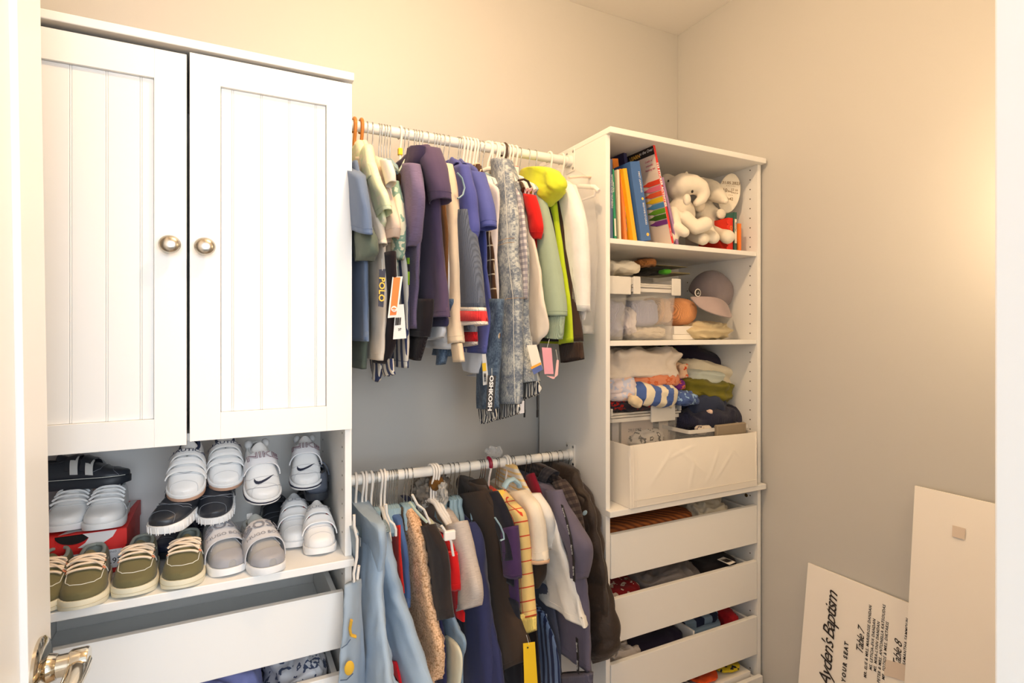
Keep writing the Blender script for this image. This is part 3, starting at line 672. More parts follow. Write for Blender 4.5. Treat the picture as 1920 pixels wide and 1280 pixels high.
o, Q, n = flat_tag('orange_print', tag_pts(738,520,751,519.5,743,590,731,591), 1.2235, plain('orange_print', (240,124,44), .5), t)
c = onY(739, 579, 1.2215); m = MB(); m.lathe([(.0001,0),(.0068,0),(.0068,.0005),(.0001,.0005)], c, (-.2,-1,0), 20); m.obj('emblem', M_card, t)
m = MB(); cc = onY(739, 580, 1.2205)
m.box(cc.x-.0045, cc.x+.0045, cc.y-.0005, cc.y, cc.z-.003, cc.z-.0024, 0); m.box(cc.x-.0005, cc.x+.0005, cc.y-.0005, cc.y, cc.z-.003, cc.z+.004, 0)
for k in (-1, 0, 1): m.ell((cc.x+.0028*k, cc.y, cc.z+.002+.001*(1-abs(k))), (.002, .0005, .0016), n=8, m=5)
m.obj('tree_mark', plain('orange_print', (240,124,44), .5), t)
def barcode(t, P, fx0, fx1, fy0, fy1, n=17, vertical=False):
    nn = (P[1]-P[0]).cross(P[0]-P[3]).normalized(); nn = -nn if nn.y > 0 else nn; m = MB(); rr = random.Random(n)
    ex = P[1]-P[0]; ey = P[3]-P[0]
    for i in range(n):
        f = (i+.5)/n; w = rr.choice((.2, .3, .42))/n
        if vertical: a = (fx0+fx1)/2; b_ = fy0+(fy1-fy0)*f; m.quadbox(P[0]+ex*a+ey*b_+nn*.001, ex*(fx1-fx0)/2, ey*w*(fy1-fy0), nn*.0002)
        else: a = fx0+(fx1-fx0)*f; b_ = (fy0+fy1)/2; m.quadbox(P[0]+ex*a+ey*b_+nn*.001, ex*w*(fx1-fx0), ey*(fy1-fy0)/2, nn*.0002)
    m.obj('barcode', M_ink, t)
t, P = tagobj('white price tag with a barcode below the orange tag', tag_pts(742,571,757,570,762,634,737,636), 1.24, (226,226,224))
barcode(t, P, .1, .8, .38, .6); lettering('37', .0075, tag_frame(P, .72, .73), M_ink, t, bold=.0002)
t, P = tagobj('narrow clear size strip with a yellow patch, left of the black tag', tag_pts(904,664,911,663,917,720,906,722), 1.245, (206,206,204))
flat_tag('yellow_patch', tag_pts(904,681,911,680,912,695,905,696), 1.243, plain('yellow_print2', (224,186,40), .5), t); barcode(t, P, .2, .8, .62, .9, 12, True)
t, P = tagobj('long black card tag with large white letters read downwards', tag_pts(915,703,930,704,926,773,911,770), 1.235, (48,48,52), (922,690))
lettering('OSHKOSH', .0142, tag_frame(P, .42, .5, False), plain('white_print', (238,238,238), .5), t, xs=1.3, bold=.0005)
t, P = tagobj('white card tag with an orange and blue swoosh corner', tag_pts(988,647,1006,646,1018,692,1001,702), 1.24, (238,230,218), (997,630))
flat_tag('blue_print', tag_pts(997,691,1015,683,1018,693,1001,702), 1.2385, plain('blue_print', (84,104,166), .5), t); flat_tag('orange_stripe', tag_pts(995,688,1014,679,1015,683,997,692), 1.238, plain('orange_print2', (240,168,60), .5), t)
t, P = tagobj('plain pink card tag hanging under the sage cuff', tag_pts(1016,651,1034,652,1038,701,1021,701), 1.25, (226,160,176), (1030,636))
t, P = tagobj('folded pale pink ticket beside the plain pink tag', tag_pts(1044,674,1048,675,1046,703,1040,708), 1.25, (236,188,188), (1042,655))
flat_tag('folded_end', tag_pts(1024,704,1040,706,1040,710,1036,710), 1.25, plain('card_pink2', (232,178,180), .5), t)
t, P = tagobj('small white card behind the ankle cuff of the jeans', tag_pts(974,752,983,751,983,774,974,775), 1.3, (222,222,228))

# ---------------------------------------------------------------- lower rod
lb_ = F((160,180,198)); lb2 = F((164,184,204))
yg = garment('hoodie', 'blue grey hoodie with mustard printed shapes at the far left of the lower rod', 'hoodie', GL,
    [(671,1000),(668,1060),(667,1120),(667,1180)], F((150,166,180)), yf=1.31, T=.008, fold=.002, seed=40)
loft('front_panel', [(onY(654,1095,1.22), onY(670,1085,1.262)), (onY(648,1160,1.2), onY(674,1160,1.262)), (onY(641,1230,1.19), onY(678,1230,1.262)), (onY(637,1300,1.19), onY(680,1300,1.262))], F((158,174,190)), yg, .014, .006, 30, 41)
gold = F((222,176,60)); rr_ = [(656,1165),(655,1182),(658,1192),(666,1192)]
MB().tube([onY(u, v, 1.186) for u, v in ((659,1162),(656,1178),(658,1190),(667,1193))], .006, 8, flat=.5).obj('printed_shape', gold, yg, True)
MB().ell(onY(655,1252,1.172), (.010, .004, .015)).obj('printed_shape', gold, yg, True)
MB().tube([onY(u, v, 1.178) for u, v in ((640,1215),(650,1208),(657,1198))], .0012, 5).tube([onY(u, v, 1.178) for u, v in ((638,1275),(650,1274),(662,1262))], .0012, 5).obj('printed_line', plain('print_slate', (84,100,122), .8), yg, True)
# big light blue sweatshirt
sw = garment('sweatshirt', 'large light blue sweatshirt with curved shoulder seam, front left of the lower rod', 'sweatshirt', GL,
    [(700,972),(712,985),(718,1010),(716,1060),(714,1120),(718,1180),(728,1240),(742,1310)], lb2, X=.325, seed=42, T=.02, fold=.012)
loft('sleeve', [(on(684,990,.325), on(714,985,.325)), (on(690,1020,.33), on(726,1030,.34)), (on(690,1060,.335), on(737,1075,.35)), (on(690,1105,.345), on(748,1115,.365)), (on(704,1150,.35), on(762,1160,.375)), (on(718,1210,.36), on(781,1218,.39)), (on(740,1310,.37), on(816,1305,.41))], lb2, sw, .026, .010, 22, 43, nseg=36)
loft('front_panel', [(on(678,1000,.30), on(705,992,.31)), (on(674,1060,.29), on(712,1055,.31)), (on(669,1120,.285), on(712,1125,.305)), (on(668,1180,.285), on(716,1185,.30)), (on(672,1240,.285), on(724,1245,.30)), (on(678,1310,.285), on(738,1310,.30))], lb2, sw, .016, .009, 24, 44)
loft('collar', [(on(677,985,.30), on(712,975,.33)), (on(678,994,.30), on(716,985,.33)), (on(686,1006,.30), on(722,998,.33))], F((146,166,176), 'knit'), sw, .03, .006, 24, 45)
garment('fleece_top', 'small patch of brown ribbed fleece behind the blue sweatshirt collar', 'fleece', GL,
    [(718,952),(724,985),(732,1030),(738,1080)], F((150,122,98), 'fur'), yf=1.45, seed=46)
bc = garment('zip_jacket', 'blue and bright red colour-block jacket beside the sherpa, lower rod', 'jacket', GL,
    [(738,958),(748,972),(756,1000),(762,1040),(764,1100),(766,1140)], F((84,112,160)), yf=1.38, seed=47)
X = bc.location.x-.022
loft('red_panel', [(on(736,985,X), on(749,984,X)), (on(732,1050,X), on(753,1050,X)), (on(734,1110,X), on(758,1112,X))], F((214,44,36)), bc, .006, .004)
loft('collar', [(on(734,968,X+.01), on(744,957,X+.01)), (on(738,982,X+.01), on(750,968,X+.01))], black, bc, .01, .002)
loft('red_hem', [(on(712,1230,.355), on(742,1240,.355)), (on(716,1300,.355), on(756,1300,.355))], F((206,24,42)), bc, .008, .004)
sh = F((238,196,156), 'sherpa', (188,138,96))
garment('sherpa_jacket', 'tan curly sherpa fleece jacket on the lower rod', 'jacket', GL,
    [(764,946),(776,962),(786,1005),(794,1050),(802,1110),(812,1165),(824,1215),(822,1272)], sh, yf=1.30, seed=48, T=.018, fold=.006, rough_edge=.008, sub=9, xt=-.03,
    sleeves=[SL([(750,950,768,948),(757,1000,786,998),(758,1060,797,1060),(760,1110,805,1110),(768,1160,815,1158),(786,1220,827,1212),(808,1282,822,1274)], T=.02, dx=-.01, sub=9)])
garment('sweatshirt', 'dark navy sweatshirt showing between the sherpa and the black tee', 'sweatshirt', GL,
    [(764,932),(780,955),(792,1000),(808,1080),(822,1140),(832,1200),(836,1300)], F((48,48,82)), yf=1.29, seed=49)
garment('tee', 'plain black short-sleeved tee right of the sherpa, lower rod', 'shirt', GL,
    [(798,975),(812,995),(822,1030),(832,1080),(838,1110)], F((54,46,44)), yf=1.26, seed=50, T=.014,
    sleeves=[SL([(794,985,810,982),(803,1015,830,1022),(808,1055,838,1050),(813,1110,842,1108),(822,1162,847,1158)], T=.016, dx=-.006)])
rb = garment('printed_tee', 'light blue tee with a cream printed shape below the black tee', 'shirt', GL,
    [(838,1090),(852,1160),(870,1198),(872,1215),(866,1240),(866,1310)], F((140,164,186)), yf=1.27, seed=51)
X = rb.location.x-.018
loft('printed_shape', [(on(832,1192,X), on(838,1190,X)), (on(832,1205,X), on(860,1212,X)), (on(832,1240,X), on(866,1244,X)), (on(832,1300,X), on(860,1300,X))], F((232,226,200)), rb, .008, .002)
garment('tee', 'pale sage tee on a white hanger between black and grey tees, lower rod', 'shirt', GL,
    [(812,984),(828,1010),(838,1050),(846,1090),(848,1140)], F((214,218,194)), yf=1.28, seed=52)
garment('tee', 'red tee in the gap under the grey marl sleeve', 'shirt', GL,
    [(845,1015),(855,1040),(860,1090),(866,1140),(870,1166)], F((216,28,30)), yf=1.29, seed=53,
    sleeves=[SL([(836,1032,852,1036),(842,1065,856,1070),(846,1100,858,1108)], T=.014)])
garment('tee', 'grey marl tee with an open short sleeve on the lower rod', 'shirt', GL,
    [(846,962),(862,985),(874,1010),(884,1050),(890,1080)], F((196,184,174), 'marl'), yf=1.25, seed=54, T=.014,
    sleeves=[SL([(846,985,866,976),(854,1020,876,1012),(854,1060,886,1050),(851,1100,896,1088),(852,1128,898,1112),(860,1146,894,1136)], T=.026, dx=-.004)])
garment('rain_jacket', 'navy blue jacket behind the grey marl sleeve on the lower rod', 'jacket', GL,
    [(852,952),(868,965),(884,1000),(898,1050),(908,1100),(918,1160),(932,1230),(944,1310)], F((56,60,98)), yf=1.26, seed=56, T=.022, fold=.014, xt=-.04,
    sleeves=[SL([(866,985,884,978),(874,1030,898,1022),(872,1090,905,1086),(868,1160,912,1160),(868,1310,925,1310)], T=.03, fold=.012)])
cj = garment('jacket', 'brown black jacket with a stand-up collar and long sleeve, centre of the lower rod', 'jacket', GL,
    [(908,915),(926,945),(938,1000),(948,1050),(958,1110),(968,1165)], F((66,54,46)), yf=1.245, seed=57, T=.018, fold=.008, xt=-.06,
    sleeves=[SL([(868,925,912,918),(876,965,930,955),(884,1010,940,1008),(893,1060,950,1060),(901,1120,961,1120),(915,1180,975,1172),(930,1225,986,1212),(944,1262,984,1240)], T=.034, dx=0)])
X = cj.location.x-.045
loft('collar', [(on(864,905,X-.01), on(904,896,X)), (on(866,920,X-.01), on(910,910,X)), (on(868,932,X-.01), on(914,922,X))], F((52,44,38)), cj, .022, .003, open_end=False)
garment('trousers', 'charcoal trousers at the bottom edge below the brown black sleeve', 'trousers', GL,
    [(970,1130),(976,1200),(978,1260),(978,1310)], F((44,44,52)), yf=1.30, seed=58)
fh = empty('fur_hood', onY(808, 945, 1.50), 'grey fur-trimmed hood behind the white hangers on the lower rod', 'hood', GL)
soft('fur_trim', onY(808, 915, 1.50), (.055, .05, .042), F((150,138,124), 'fur'), fh, 3, .02, 50, .9)
soft('hood_lining', onY(818, 905, 1.45), (.02, .02, .022), F((110,74,30)), fh, 4, .006, 30, .9)
soft('fur_trim', onY(828, 925, 1.44), (.014, .03, .036), F((206,202,194), 'fur'), fh, 5, .012, 60, .9)
garment('varsity_jacket', 'black and navy jacket tucked behind the brown black one, lower rod', 'jacket', GL,
    [(908,912),(926,935),(942,965),(956,1000),(960,1050),(962,1100)], F((34,34,44)), yf=1.28, seed=59,
    sleeves=[SL([(912,930,928,920),(924,965,948,955),(938,1005,962,1000),(948,1050,968,1048)], T=.018), ])
garment('sweatshirt', 'plum purple sweatshirt with a thin white hem line, lower rod', 'sweatshirt', GL,
    [(942,975),(958,990),(966,1030),(970,1060),(972,1110),(972,1160)], F((76,52,92)), yf=1.29, seed=60,
    sleeves=[SL([(944,990,966,985),(946,1030,970,1030),(950,1075,972,1085)], T=.018)])
yp = garment('grid_shirt', 'yellow long-sleeved top with red grid lines and yellow cuffs, lower rod', 'shirt', GL,
    [(928,918),(946,935),(962,945),(974,968),(984,1010),(990,1060),(995,1110),(999,1155)], F((240,206,132), 'plaid', (206,70,44), period=.030), yf=1.27, seed=61, xt=-.05,
    sleeves=[SL([(924,925,940,918),(930,950,962,940),(950,968,980,962),(964,1010,987,1008),(967,1060,992,1058),(970,1120,998,1116),(974,1160,1001,1156)], T=.02, dx=-.006),
        SL([(972,1150,984,1150),(970,1166,986,1168)], name='cuff', mat=F((240,216,128)), T=.014, dx=-.02), SL([(974,1158,1002,1156),(976,1192,1002,1182)], name='cuff', mat=F((238,212,116), 'knit'), T=.016),
        SL([(924,926,938,918),(928,945,950,935),(935,955,955,948)], name='collar', mat=F((240,208,96)), T=.02, dx=-.012)])
garment('trousers', 'black trousers above the large yellow tag, lower rod', 'trousers', GL,
    [(990,1120),(1004,1180),(1010,1240),(1014,1310)], F((34,28,30)), yf=1.29, seed=62)
garment('tee', 'black tee with a folded-out short sleeve under the cream one', 'shirt', GL,
    [(975,960),(990,1000),(1000,1050),(1004,1090)], F((50,40,32)), yf=1.28, seed=63,
    sleeves=[SL([(988,1050,1020,1055),(991,1078,1019,1076),(998,1096,1012,1094),(1002,1104,1008,1103)], T=.02)])
garment('tee', 'cream tee with an orange-banded sleeve on the blue hanger, lower rod', 'shirt', GL,
    [(955,918),(978,928),(1000,955),(1012,985),(1016,1020),(1016,1060)], F((238,226,206)), yf=1.26, seed=64, T=.014, fold=.008,
    sleeves=[SL([(952,926,980,918),(972,950,1006,945),(988,985,1016,985),(990,1020,1020,1020),(990,1044,1023,1050)], T=.024), SL([(990,1044,1023,1050),(991,1050,1023,1057)], name='sleeve_band', mat=F((226,186,150)), T=.025, sub=2)])
garment('striped_collar_shirt', 'off-white garment with yellow stripes and a pointed hood behind the rod', 'shirt', GL,
    [(968,875),(978,895),(992,920),(1004,945),(1010,990)], F((230,222,206), 'pinstripe', (228,196,130), period=.016), yf=1.32, seed=65, xt=-.03)
bt = garment('tee', 'big white tee facing the room with its hem spread wide, lower rod', 'shirt', GL,
    [(975,912),(1000,930),(1020,945),(1036,970),(1056,1030),(1074,1085),(1088,1140),(1099,1177)], F((238,234,226)), yf=1.185, seed=66, T=.024, fold=.014, xt=-.07,
    sleeves=[SL([(984,925,1008,925),(998,950,1028,955),(1006,985,1036,985),(1004,1030,1034,1030)], T=.02, dx=-.012)])
garment('tee', 'second white tee whose hem shows just below the big one', 'shirt', GL,
    [(1010,960),(1050,1050),(1078,1130),(1083,1200)], F((226,230,236)), yf=1.27, seed=67, fold=.01,
    sleeves=[SL([(1004,1150,1026,1150),(1004,1190,1026,1190),(1014,1225,1030,1226)], dx=-.05, T=.014, name='hanging_corner')])
garment('vest', 'bright red vest between white tee and grey tracksuit top', 'vest', GL,
    [(1000,905),(1015,920),(1028,935),(1034,970),(1036,1010)], F((222,26,26)), yf=1.32, seed=68,
    sleeves=[SL([(988,892,1000,886),(996,925,1012,918),(1006,940,1018,938)], name='neckline', mat=F((128,24,44)), T=.01)])
tk = garment('tracksuit_top', 'grey mauve tracksuit top with a black lettered tape down the sleeve', 'jacket', GL,
    [(1032,912),(1048,925),(1060,950),(1076,980),(1092,1005),(1100,1045),(1098,1100),(1106,1200),(1107,1262)], F((104,98,116)), yf=1.20, seed=69, T=.022, fold=.01, xt=-.05,
    sleeves=[SL([(1028,918,1050,918),(1034,945,1060,945),(1050,985,1084,988),(1066,1020,1103,1020),(1072,1045,1104,1048),(1074,1080,1098,1084)], T=.026, dx=-.004), SL([(1046,1262,1108,1262),(1050,1300,1106,1300)], name='hem_band', mat=F((92,90,108), 'knit'), T=.024)])
def tape(pts, w, parent, ox):
    n = len(pts); Pp = [on(u, v, ox) for u, v in pts]; vs = []; fs = []
    for p in Pp: vs += [p+Vector((0,w,0)), p-Vector((0,w,0)), p+Vector((.002,w,0)), p+Vector((.002,-w,0))]
    for i in range(n-1): a = 4*i; fs += [(a,a+1,a+5,a+4),(a+3,a+2,a+6,a+7),(a+1,a+3,a+7,a+5),(a+2,a,a+4,a+6)]
    fs += [(0,2,3,1),(4*n-4,4*n-3,4*n-1,4*n-2)]
    t = mesh('tape', vs, fs, plain('tape_black', (34,32,36), .7), parent)
    for i in range(n-1):
        a, b_ = Pp[i], Pp[i+1]; d = (b_-a); k = max(1, int(d.length/.034))
        for j in range(k):
            q = a+d*((j+.5)/k)+Vector((-.0008,0,0)); lettering('Sports', .0085, frame(q, d, Vector((0,-1,.0))), plain('white_print', (238,238,238), .5), parent, xs=1.1, thick=.0001)
X = tk.location.x-.075
tape([(1053,946),(1062,975),(1070,1010),(1075,1050),(1076,1090)], .0045, tk, X+.012)
tape([(1081,1196),(1083,1230),(1083,1262)], .0045, tk, tk.location.x-.032)
garment('flannel_shirt', 'dark brown and cream small-check flannel shirt beside the puffer jacket', 'shirt', GL,
    [(1028,876),(1042,890),(1058,905),(1078,940),(1088,970),(1094,1010),(1096,1040)], F((92,78,70), 'gingham', (36,30,34), period=.018), yf=1.245, seed=70, xt=-.04,
    sleeves=[SL([(1040,905,1056,898),(1052,930,1072,920),(1068,960,1086,955),(1078,1000,1094,1000)], T=.02), SL([(1012,905,1026,874),(1030,905,1044,884)], name='collar', T=.016, mat=F((62,58,62), 'gingham', (30,30,40), period=.018))])
pf = garment('puffer_jacket', 'brown black quilted puffer jacket at the right end of the lower rod', 'jacket', GL,
    [(1068,874),(1082,885),(1090,912),(1106,935),(1116,965),(1122,1010),(1130,1060),(1134,1105),(1138,1150),(1140,1210)], F((50,38,30), 'quilt'), X=.905, seed=71, T=.026, xt=-.01, fold=.01, sub=8, puff=lambda f: .62+.45*abs(math.sin(f*PI*6.0)))
X = .925
loft('sleeve', [(on(1058,905,X-.02), on(1088,905,X-.02)), (on(1070,950,X-.02), on(1111,950,X-.02)), (on(1086,1010,X-.02), on(1123,1010,X-.015)), (on(1094,1060,X-.02), on(1130,1060,X-.01)), (on(1098,1110,X-.025), on(1141,1108,X)), (on(1103,1160,X-.02), on(1152,1160,X)), (on(1108,1210,X-.02), on(1157,1212,X)), (on(1112,1244,X-.02), on(1140,1236,X))], F((48,36,29), 'quilt'), pf, .036, .006, 30, 72, sub=10, puff=lambda f: .72+.38*abs(math.sin(f*PI*7.0)))
MB().lathe([(.0001,0),(.009,0),(.009,.002),(.0001,.003)], on(1097,961,X-.056), (-1,-.3,0), 20, sc=(.6,1)).obj('badge', plain('badge_blue', (176,204,216), .3), pf)
garment('shorts', 'blue and white printed shorts at the bottom edge below the white tees', 'shorts', GL,
    [(1020,1150),(1040,1200),(1048,1250),(1050,1310)], F((112,134,172), 'stripe_v', (34,44,78), period=.022), yf=1.28, seed=73)
garment('joggers', 'charcoal grey joggers behind the big white tee', 'trousers', GL,
    [(1030,1100),(1046,1180),(1052,1240),(1054,1310)], F((74,78,96)), yf=1.30, seed=74)
t, P = tagobj('large bright yellow card tag at the bottom of the lower rod', tag_pts(981,1206,1003,1203,1010,1310,984,1310), 1.22, (244,200,36), (987,1190))
MB().lathe([(.001,0),(.0022,0),(.0022,.0004),(.001,.0004)], P[0]+(P[1]-P[0])*.35+(P[3]-P[0])*.08+Vector((0,-.0012,0)), (0,-1,0), 10).obj('eyelet', M_ink, t)

# ---------------------------------------------------------------- hangers
HB = plain('pale_blue_plastic', (150,178,190), .5); HW = plain('white_plastic', (240,234,226), .35); HO = plain('amber_wood', (188,118,44), .3); HC = plain('brown_plastic', (70,50,36), .35)
def hanger(u, rod, kind, label, group, tilt=0.0, arms=.118, drop=.080):
    x = ratio(u)*RY; z = RZU if rod == 'u' else RZL
    h = empty('clothes_hanger', (x, RY, z), label, 'hanger', group, rz=tilt)
    if rod == 'l' and arms == .118: arms = .034 if kind == 'blue' else .09
    wire = kind in ('blue', 'steel', 'navy'); r = .0013 if wire else (.0032 if kind == 'white' else .0045)
    R_ = RR+r+.0006; P = []
    for i in range(17):
        a = math.radians(-60+i*17); P.append((0, math.cos(a)*R_ if i else math.cos(a)*R_, math.sin(a)*R_))
    P = [(0, R_*math.cos(math.radians(a)), R_*math.sin(math.radians(a))) for a in range(-35, 200, 15)]
    P += [(0, -R_*.9, -.012), (0, -R_*.45, -.030), (0, -.002, -.044), (0, 0, -.056), (0, 0, -drop+.004)]
    hm = {'blue': M_steel, 'steel': M_steel, 'navy': M_steel, 'white': HW, 'amber': HO, 'brown': HC}[kind]
    MB().tube(P, r, 8).obj('hook', hm, h, True, True)
    bmat = {'blue': HB, 'steel': HB, 'navy': plain('navy_plastic', (52,54,86), .6), 'white': HW, 'amber': HO, 'brown': HC}[kind]
    a = arms; ru = .0045
    Q = [(0, -a, -drop-.058), (0, -a*.9, -drop-.042), (0, -a*.5, -drop-.022), (0, -.02, -drop-.003), (0, 0, -drop), (0, .02, -drop-.003), (0, a*.5, -drop-.022), (0, a*.9, -drop-.042), (0, a, -drop-.058)]
    MB().tube(Q, [ru]*9, 8, flat=1.5).obj('shoulders', bmat, h, True, True)
    if kind in ('blue', 'white', 'brown'): MB().tube([(0, -a*.93, -drop-.055), (0, -a*.9, -drop-.066), (0, a*.9, -drop-.066), (0, a*.93, -drop-.055)], ru*.8, 8).obj('bar', bmat, h, True, True)
    return h
ORD = ['first','second','third','fourth','fifth','sixth','seventh']
def spread(lst, rod, kind, label, group, **k):
    for i, u in enumerate(lst): hanger(u, rod, kind, ('white plastic' if kind == 'white' else 'chrome-hooked')+' hanger, '+ORD[i]+' from left of the '+group, group, tilt=math.radians(random.uniform(-7, 7)), **k)
hanger(664, 'u', 'amber', 'amber coloured hanger hook at the very left, touching the tower, upper rod', 'amber hangers')
hanger(677, 'u', 'amber', 'amber coloured hanger hook, the right one of the pair, upper rod', 'amber hangers')
spread([688,698], 'u', 'steel', 'chrome-hooked hanger just right of the two amber hooks, upper rod', 'chrome hooks by the amber pair')
spread([710,715,720,725,731], 'u', 'steel', 'chrome-hooked hanger in the close row left of the yellow-marked white hook', 'chrome hooks above the pale tops')
h = hanger(750, 'u', 'white', 'lone white plastic hanger with a yellow size marker, upper rod', None)
MB().box(-.0055, .0055, -.0075, .0065, -.058, -.040, .002).obj('size_marker', plain('yellow_plastic', (236,206,40), .4), h, False, True)
spread([757,765,775,780,785,790], 'u', 'blue', 'chrome-hooked hanger in the cluster left of the dark purple tee', 'chrome hooks left of the purple tee')
spread([800,813,818,823], 'u', 'blue', 'chrome-hooked hanger in the cluster right of the purple collar', 'chrome hooks right of the purple tee')
spread([830,840], 'u', 'blue', 'chrome-hooked hanger above the cream sweater', 'chrome hooks above the cream sweater')
spread([858,861], 'u', 'blue', 'chrome-hooked hanger above the royal blue collars', 'chrome hooks above the blue polos')
for i, u in enumerate((868,874,880,887,892)):
    h = hanger(u, 'u', 'white', 'white plastic hanger, '+ORD[i]+' from left of the five hooks bunched above the blue polos', 'white hooks above the blue polos', tilt=math.radians(i*2-4))
spread([898,904], 'u', 'steel', 'chrome-hooked hanger just right of the bunch of white hooks', 'chrome hooks left of the jeans')
def clip_hanger(u, tilt, lab, grp):
    h = hanger(u, 'u', 'white', lab, grp, tilt, .10, .06)
    for s in (-1, 1): MB().box(-.008, .008, s*.055-.014, s*.055+.014, -.10, -.062, .004).obj('clip', HW, h, False, True)
    return h
for i, (u, tl) in enumerate(((914,.5),(922,-.2),(928,.15),(934,-.1),(940,.25))): clip_hanger(u, tl, 'white clip hanger, '+ORD[i]+' from left, above the waist of the acid-wash jeans', 'white clip hangers over the jeans')
hanger(945, 'u', 'brown', 'dark brown plastic hanger hook among white ones, upper rod', None)
for i, u in enumerate((952,958,966)):
    h = hanger(u, 'u', 'white', 'white plastic hanger with red size marker, '+ORD[i]+' right of the brown hook', 'white hooks with red markers')
    MB().box(-.006, .006, -.009, .009, -.066, -.042, .001).obj('size_marker', plain('red_sticker', (226,40,40), .4), h, False, True)
spread([974,990,1003], 'u', 'blue', 'chrome-hooked hanger between the red markers and the lime hood', 'chrome hooks left of the lime hood')
hanger(1030, 'u', 'white', 'slim white plastic hanger above the lime hood, upper rod', None)
hanger(1053, 'u', 'white', 'wide white hanger under the garment bag at the right end of the upper rod', None, arms=.19)
# one brown-rimmed hanger shoulder poking out over the red tee
# lower rod
spread([667,679,686,696], 'l', 'white', 'white plastic hanger in the bunch at the left end of the lower rod', 'white hooks at the left end, lower rod')
spread([702,706], 'l', 'blue', 'chrome-hooked hanger between white hooks above the blue sweatshirt', 'chrome hooks above the blue sweatshirt')
spread([714,721], 'l', 'white', 'white plastic hanger, one of a close pair above the red jacket', 'white hook pair on the lower rod')
spread([729,733,737,741,744], 'l', 'blue', 'chrome-hooked hanger in the tight cluster above the sherpa', 'chrome hooks above the sherpa')
spread([757,763,772], 'l', 'blue', 'chrome-hooked hanger in the loose trio right of the sherpa', 'chrome hook trio on the lower rod')
for i, u in enumerate((808,813,818)): hanger(u, 'l', 'white', 'white plastic hanger, '+ORD[i]+' from left in the thick bunch beside the fur hood', 'white hooks by the fur hood', tilt=math.radians(12))
spread([828,842,850,858,878], 'l', 'blue', 'chrome-hooked hanger between fur hood and stand-up collar', 'chrome hooks by the stand-up collar')
spread([898,902,907], 'l', 'blue', 'chrome-hooked hanger just left of the maroon-topped hook', 'chrome hooks by the maroon hook')
h = hanger(916, 'l', 'white', 'white hanger whose hook is capped in glossy maroon', None, drop=.10)
MB().tube([(0, (RR+.0038)*math.cos(a), (RR+.0038)*math.sin(a)) for a in [math.radians(x) for x in range(80, 205, 12)]], .0056, 10).obj('hook_cap', plain('maroon_gloss', (140,18,52), .2), h, True, True)
spread([929,934], 'l', 'blue', 'chrome-hooked hanger just right of the maroon-topped hook', 'chrome hooks right of the maroon hook')
spread([948,952], 'l', 'white', 'white plastic hanger near the crumpled plastic, lower rod', 'white hooks right of centre, lower rod')
spread([958,962], 'l', 'blue', 'chrome-hooked hanger with pale blue shoulders above the cream tee', 'chrome hooks above the cream tee')
spread([984,992], 'l', 'blue', 'chrome-hooked hanger above the big white tee', 'chrome hooks above the big white tee')
spread([1012,1026,1030], 'l', 'blue', 'chrome-hooked hanger above the grey tracksuit top', 'chrome hooks above the tracksuit top')
spread([1043,1051], 'l', 'blue', 'chrome-hooked hanger above the small-check flannel', 'chrome hooks above the flannel')
hanger(1063, 'l', 'blue', 'last chrome-hooked hanger by the right bracket, lower rod', None)
# loose hangers seen in front of the clothes
def loose(label, pts, Y, r, mat):
    P = [onY(u, v, Y) for u, v in pts]; c = sum(P, Vector((0,0,0)))/len(P)
    h = empty('clothes_hanger', c, label, 'hanger'); MB().tube(P, r, 10, flat=.6).obj('shoulders', mat, h, True); return h
loose('white plastic hanger arm with a rounded end at the far left below the lower rod', [(664,965),(664,985),(670,1010),(669,1045),(663,1075),(664,1090),(670,1085),(673,1060)], 1.22, .005, HW)
loose('white plastic hanger with a hooked trouser notch left of the sherpa', [(724,945),(725,962),(730,975),(738,982),(742,992),(742,1004)], 1.27, .0052, HW)
h = loose('white clip hanger in front of the grey marl tee', [(828,985),(838,1000),(846,1015),(848,1030),(850,1041)], 1.235, .005, HW)
MB().box(*[w for w in (onY(832,0,1.235).x, onY(853,0,1.235).x)], 1.228, 1.240, onY(840,1012,1.235).z, onY(840,994,1.235).z, .003).obj('clip', HW, h)
loose('pale sage plastic hanger arm reaching down to the black tee', [(768,942),(778,955),(790,968),(800,978)], 1.27, .006, plain('sage_plastic', (186,200,186), .45))
loose('cream plastic hanger arm right of the sage one', [(773,927),(782,945),(795,955),(806,980)], 1.30, .005, HW)
loose('pale blue hanger end curling out above the plum sweatshirt', [(928,970),(938,985),(944,1000),(945,1010),(938,1013)], 1.25, .0035, HB)
loose('pale blue hanger shoulder rising over the cream tee', [(945,914),(952,902),(962,898),(972,906),(974,912)], 1.28, .011, HB)
loose('dark brown hanger shoulder curving over the red tee', [(972,338),(982,336),(990,340),(995,352)], 1.26, .0045, HC)
loose('pale blue hanger end over the grey cardigan', [(857,324),(866,334),(871,352),(868,365),(862,370),(858,372)], 1.24, .0035, HB)
loose('sage hanger shoulder left of the dark purple collar', [(735,308),(748,322),(760,300),(772,293)], 1.3, .005, plain('sage_plastic', (186,200,186), .45))
h = loose('pale wooden hanger tip poking out of the garment bag onto the tower side', [(1066,333),(1090,331),(1108,332),(1114,336)], 1.345, .006, plain('pale_wood', (238,208,186), .4))
bg = MB()
soft('plastic_bag_scrap', onY(925, 848, 1.48), (.028, .01, .018), mp_, None, 9, .012, 60, .9)
setp(bpy.data.objects['plastic_bag_scrap'], 'scrap of crumpled clear plastic behind the maroon-topped hook', 'plastic bag')
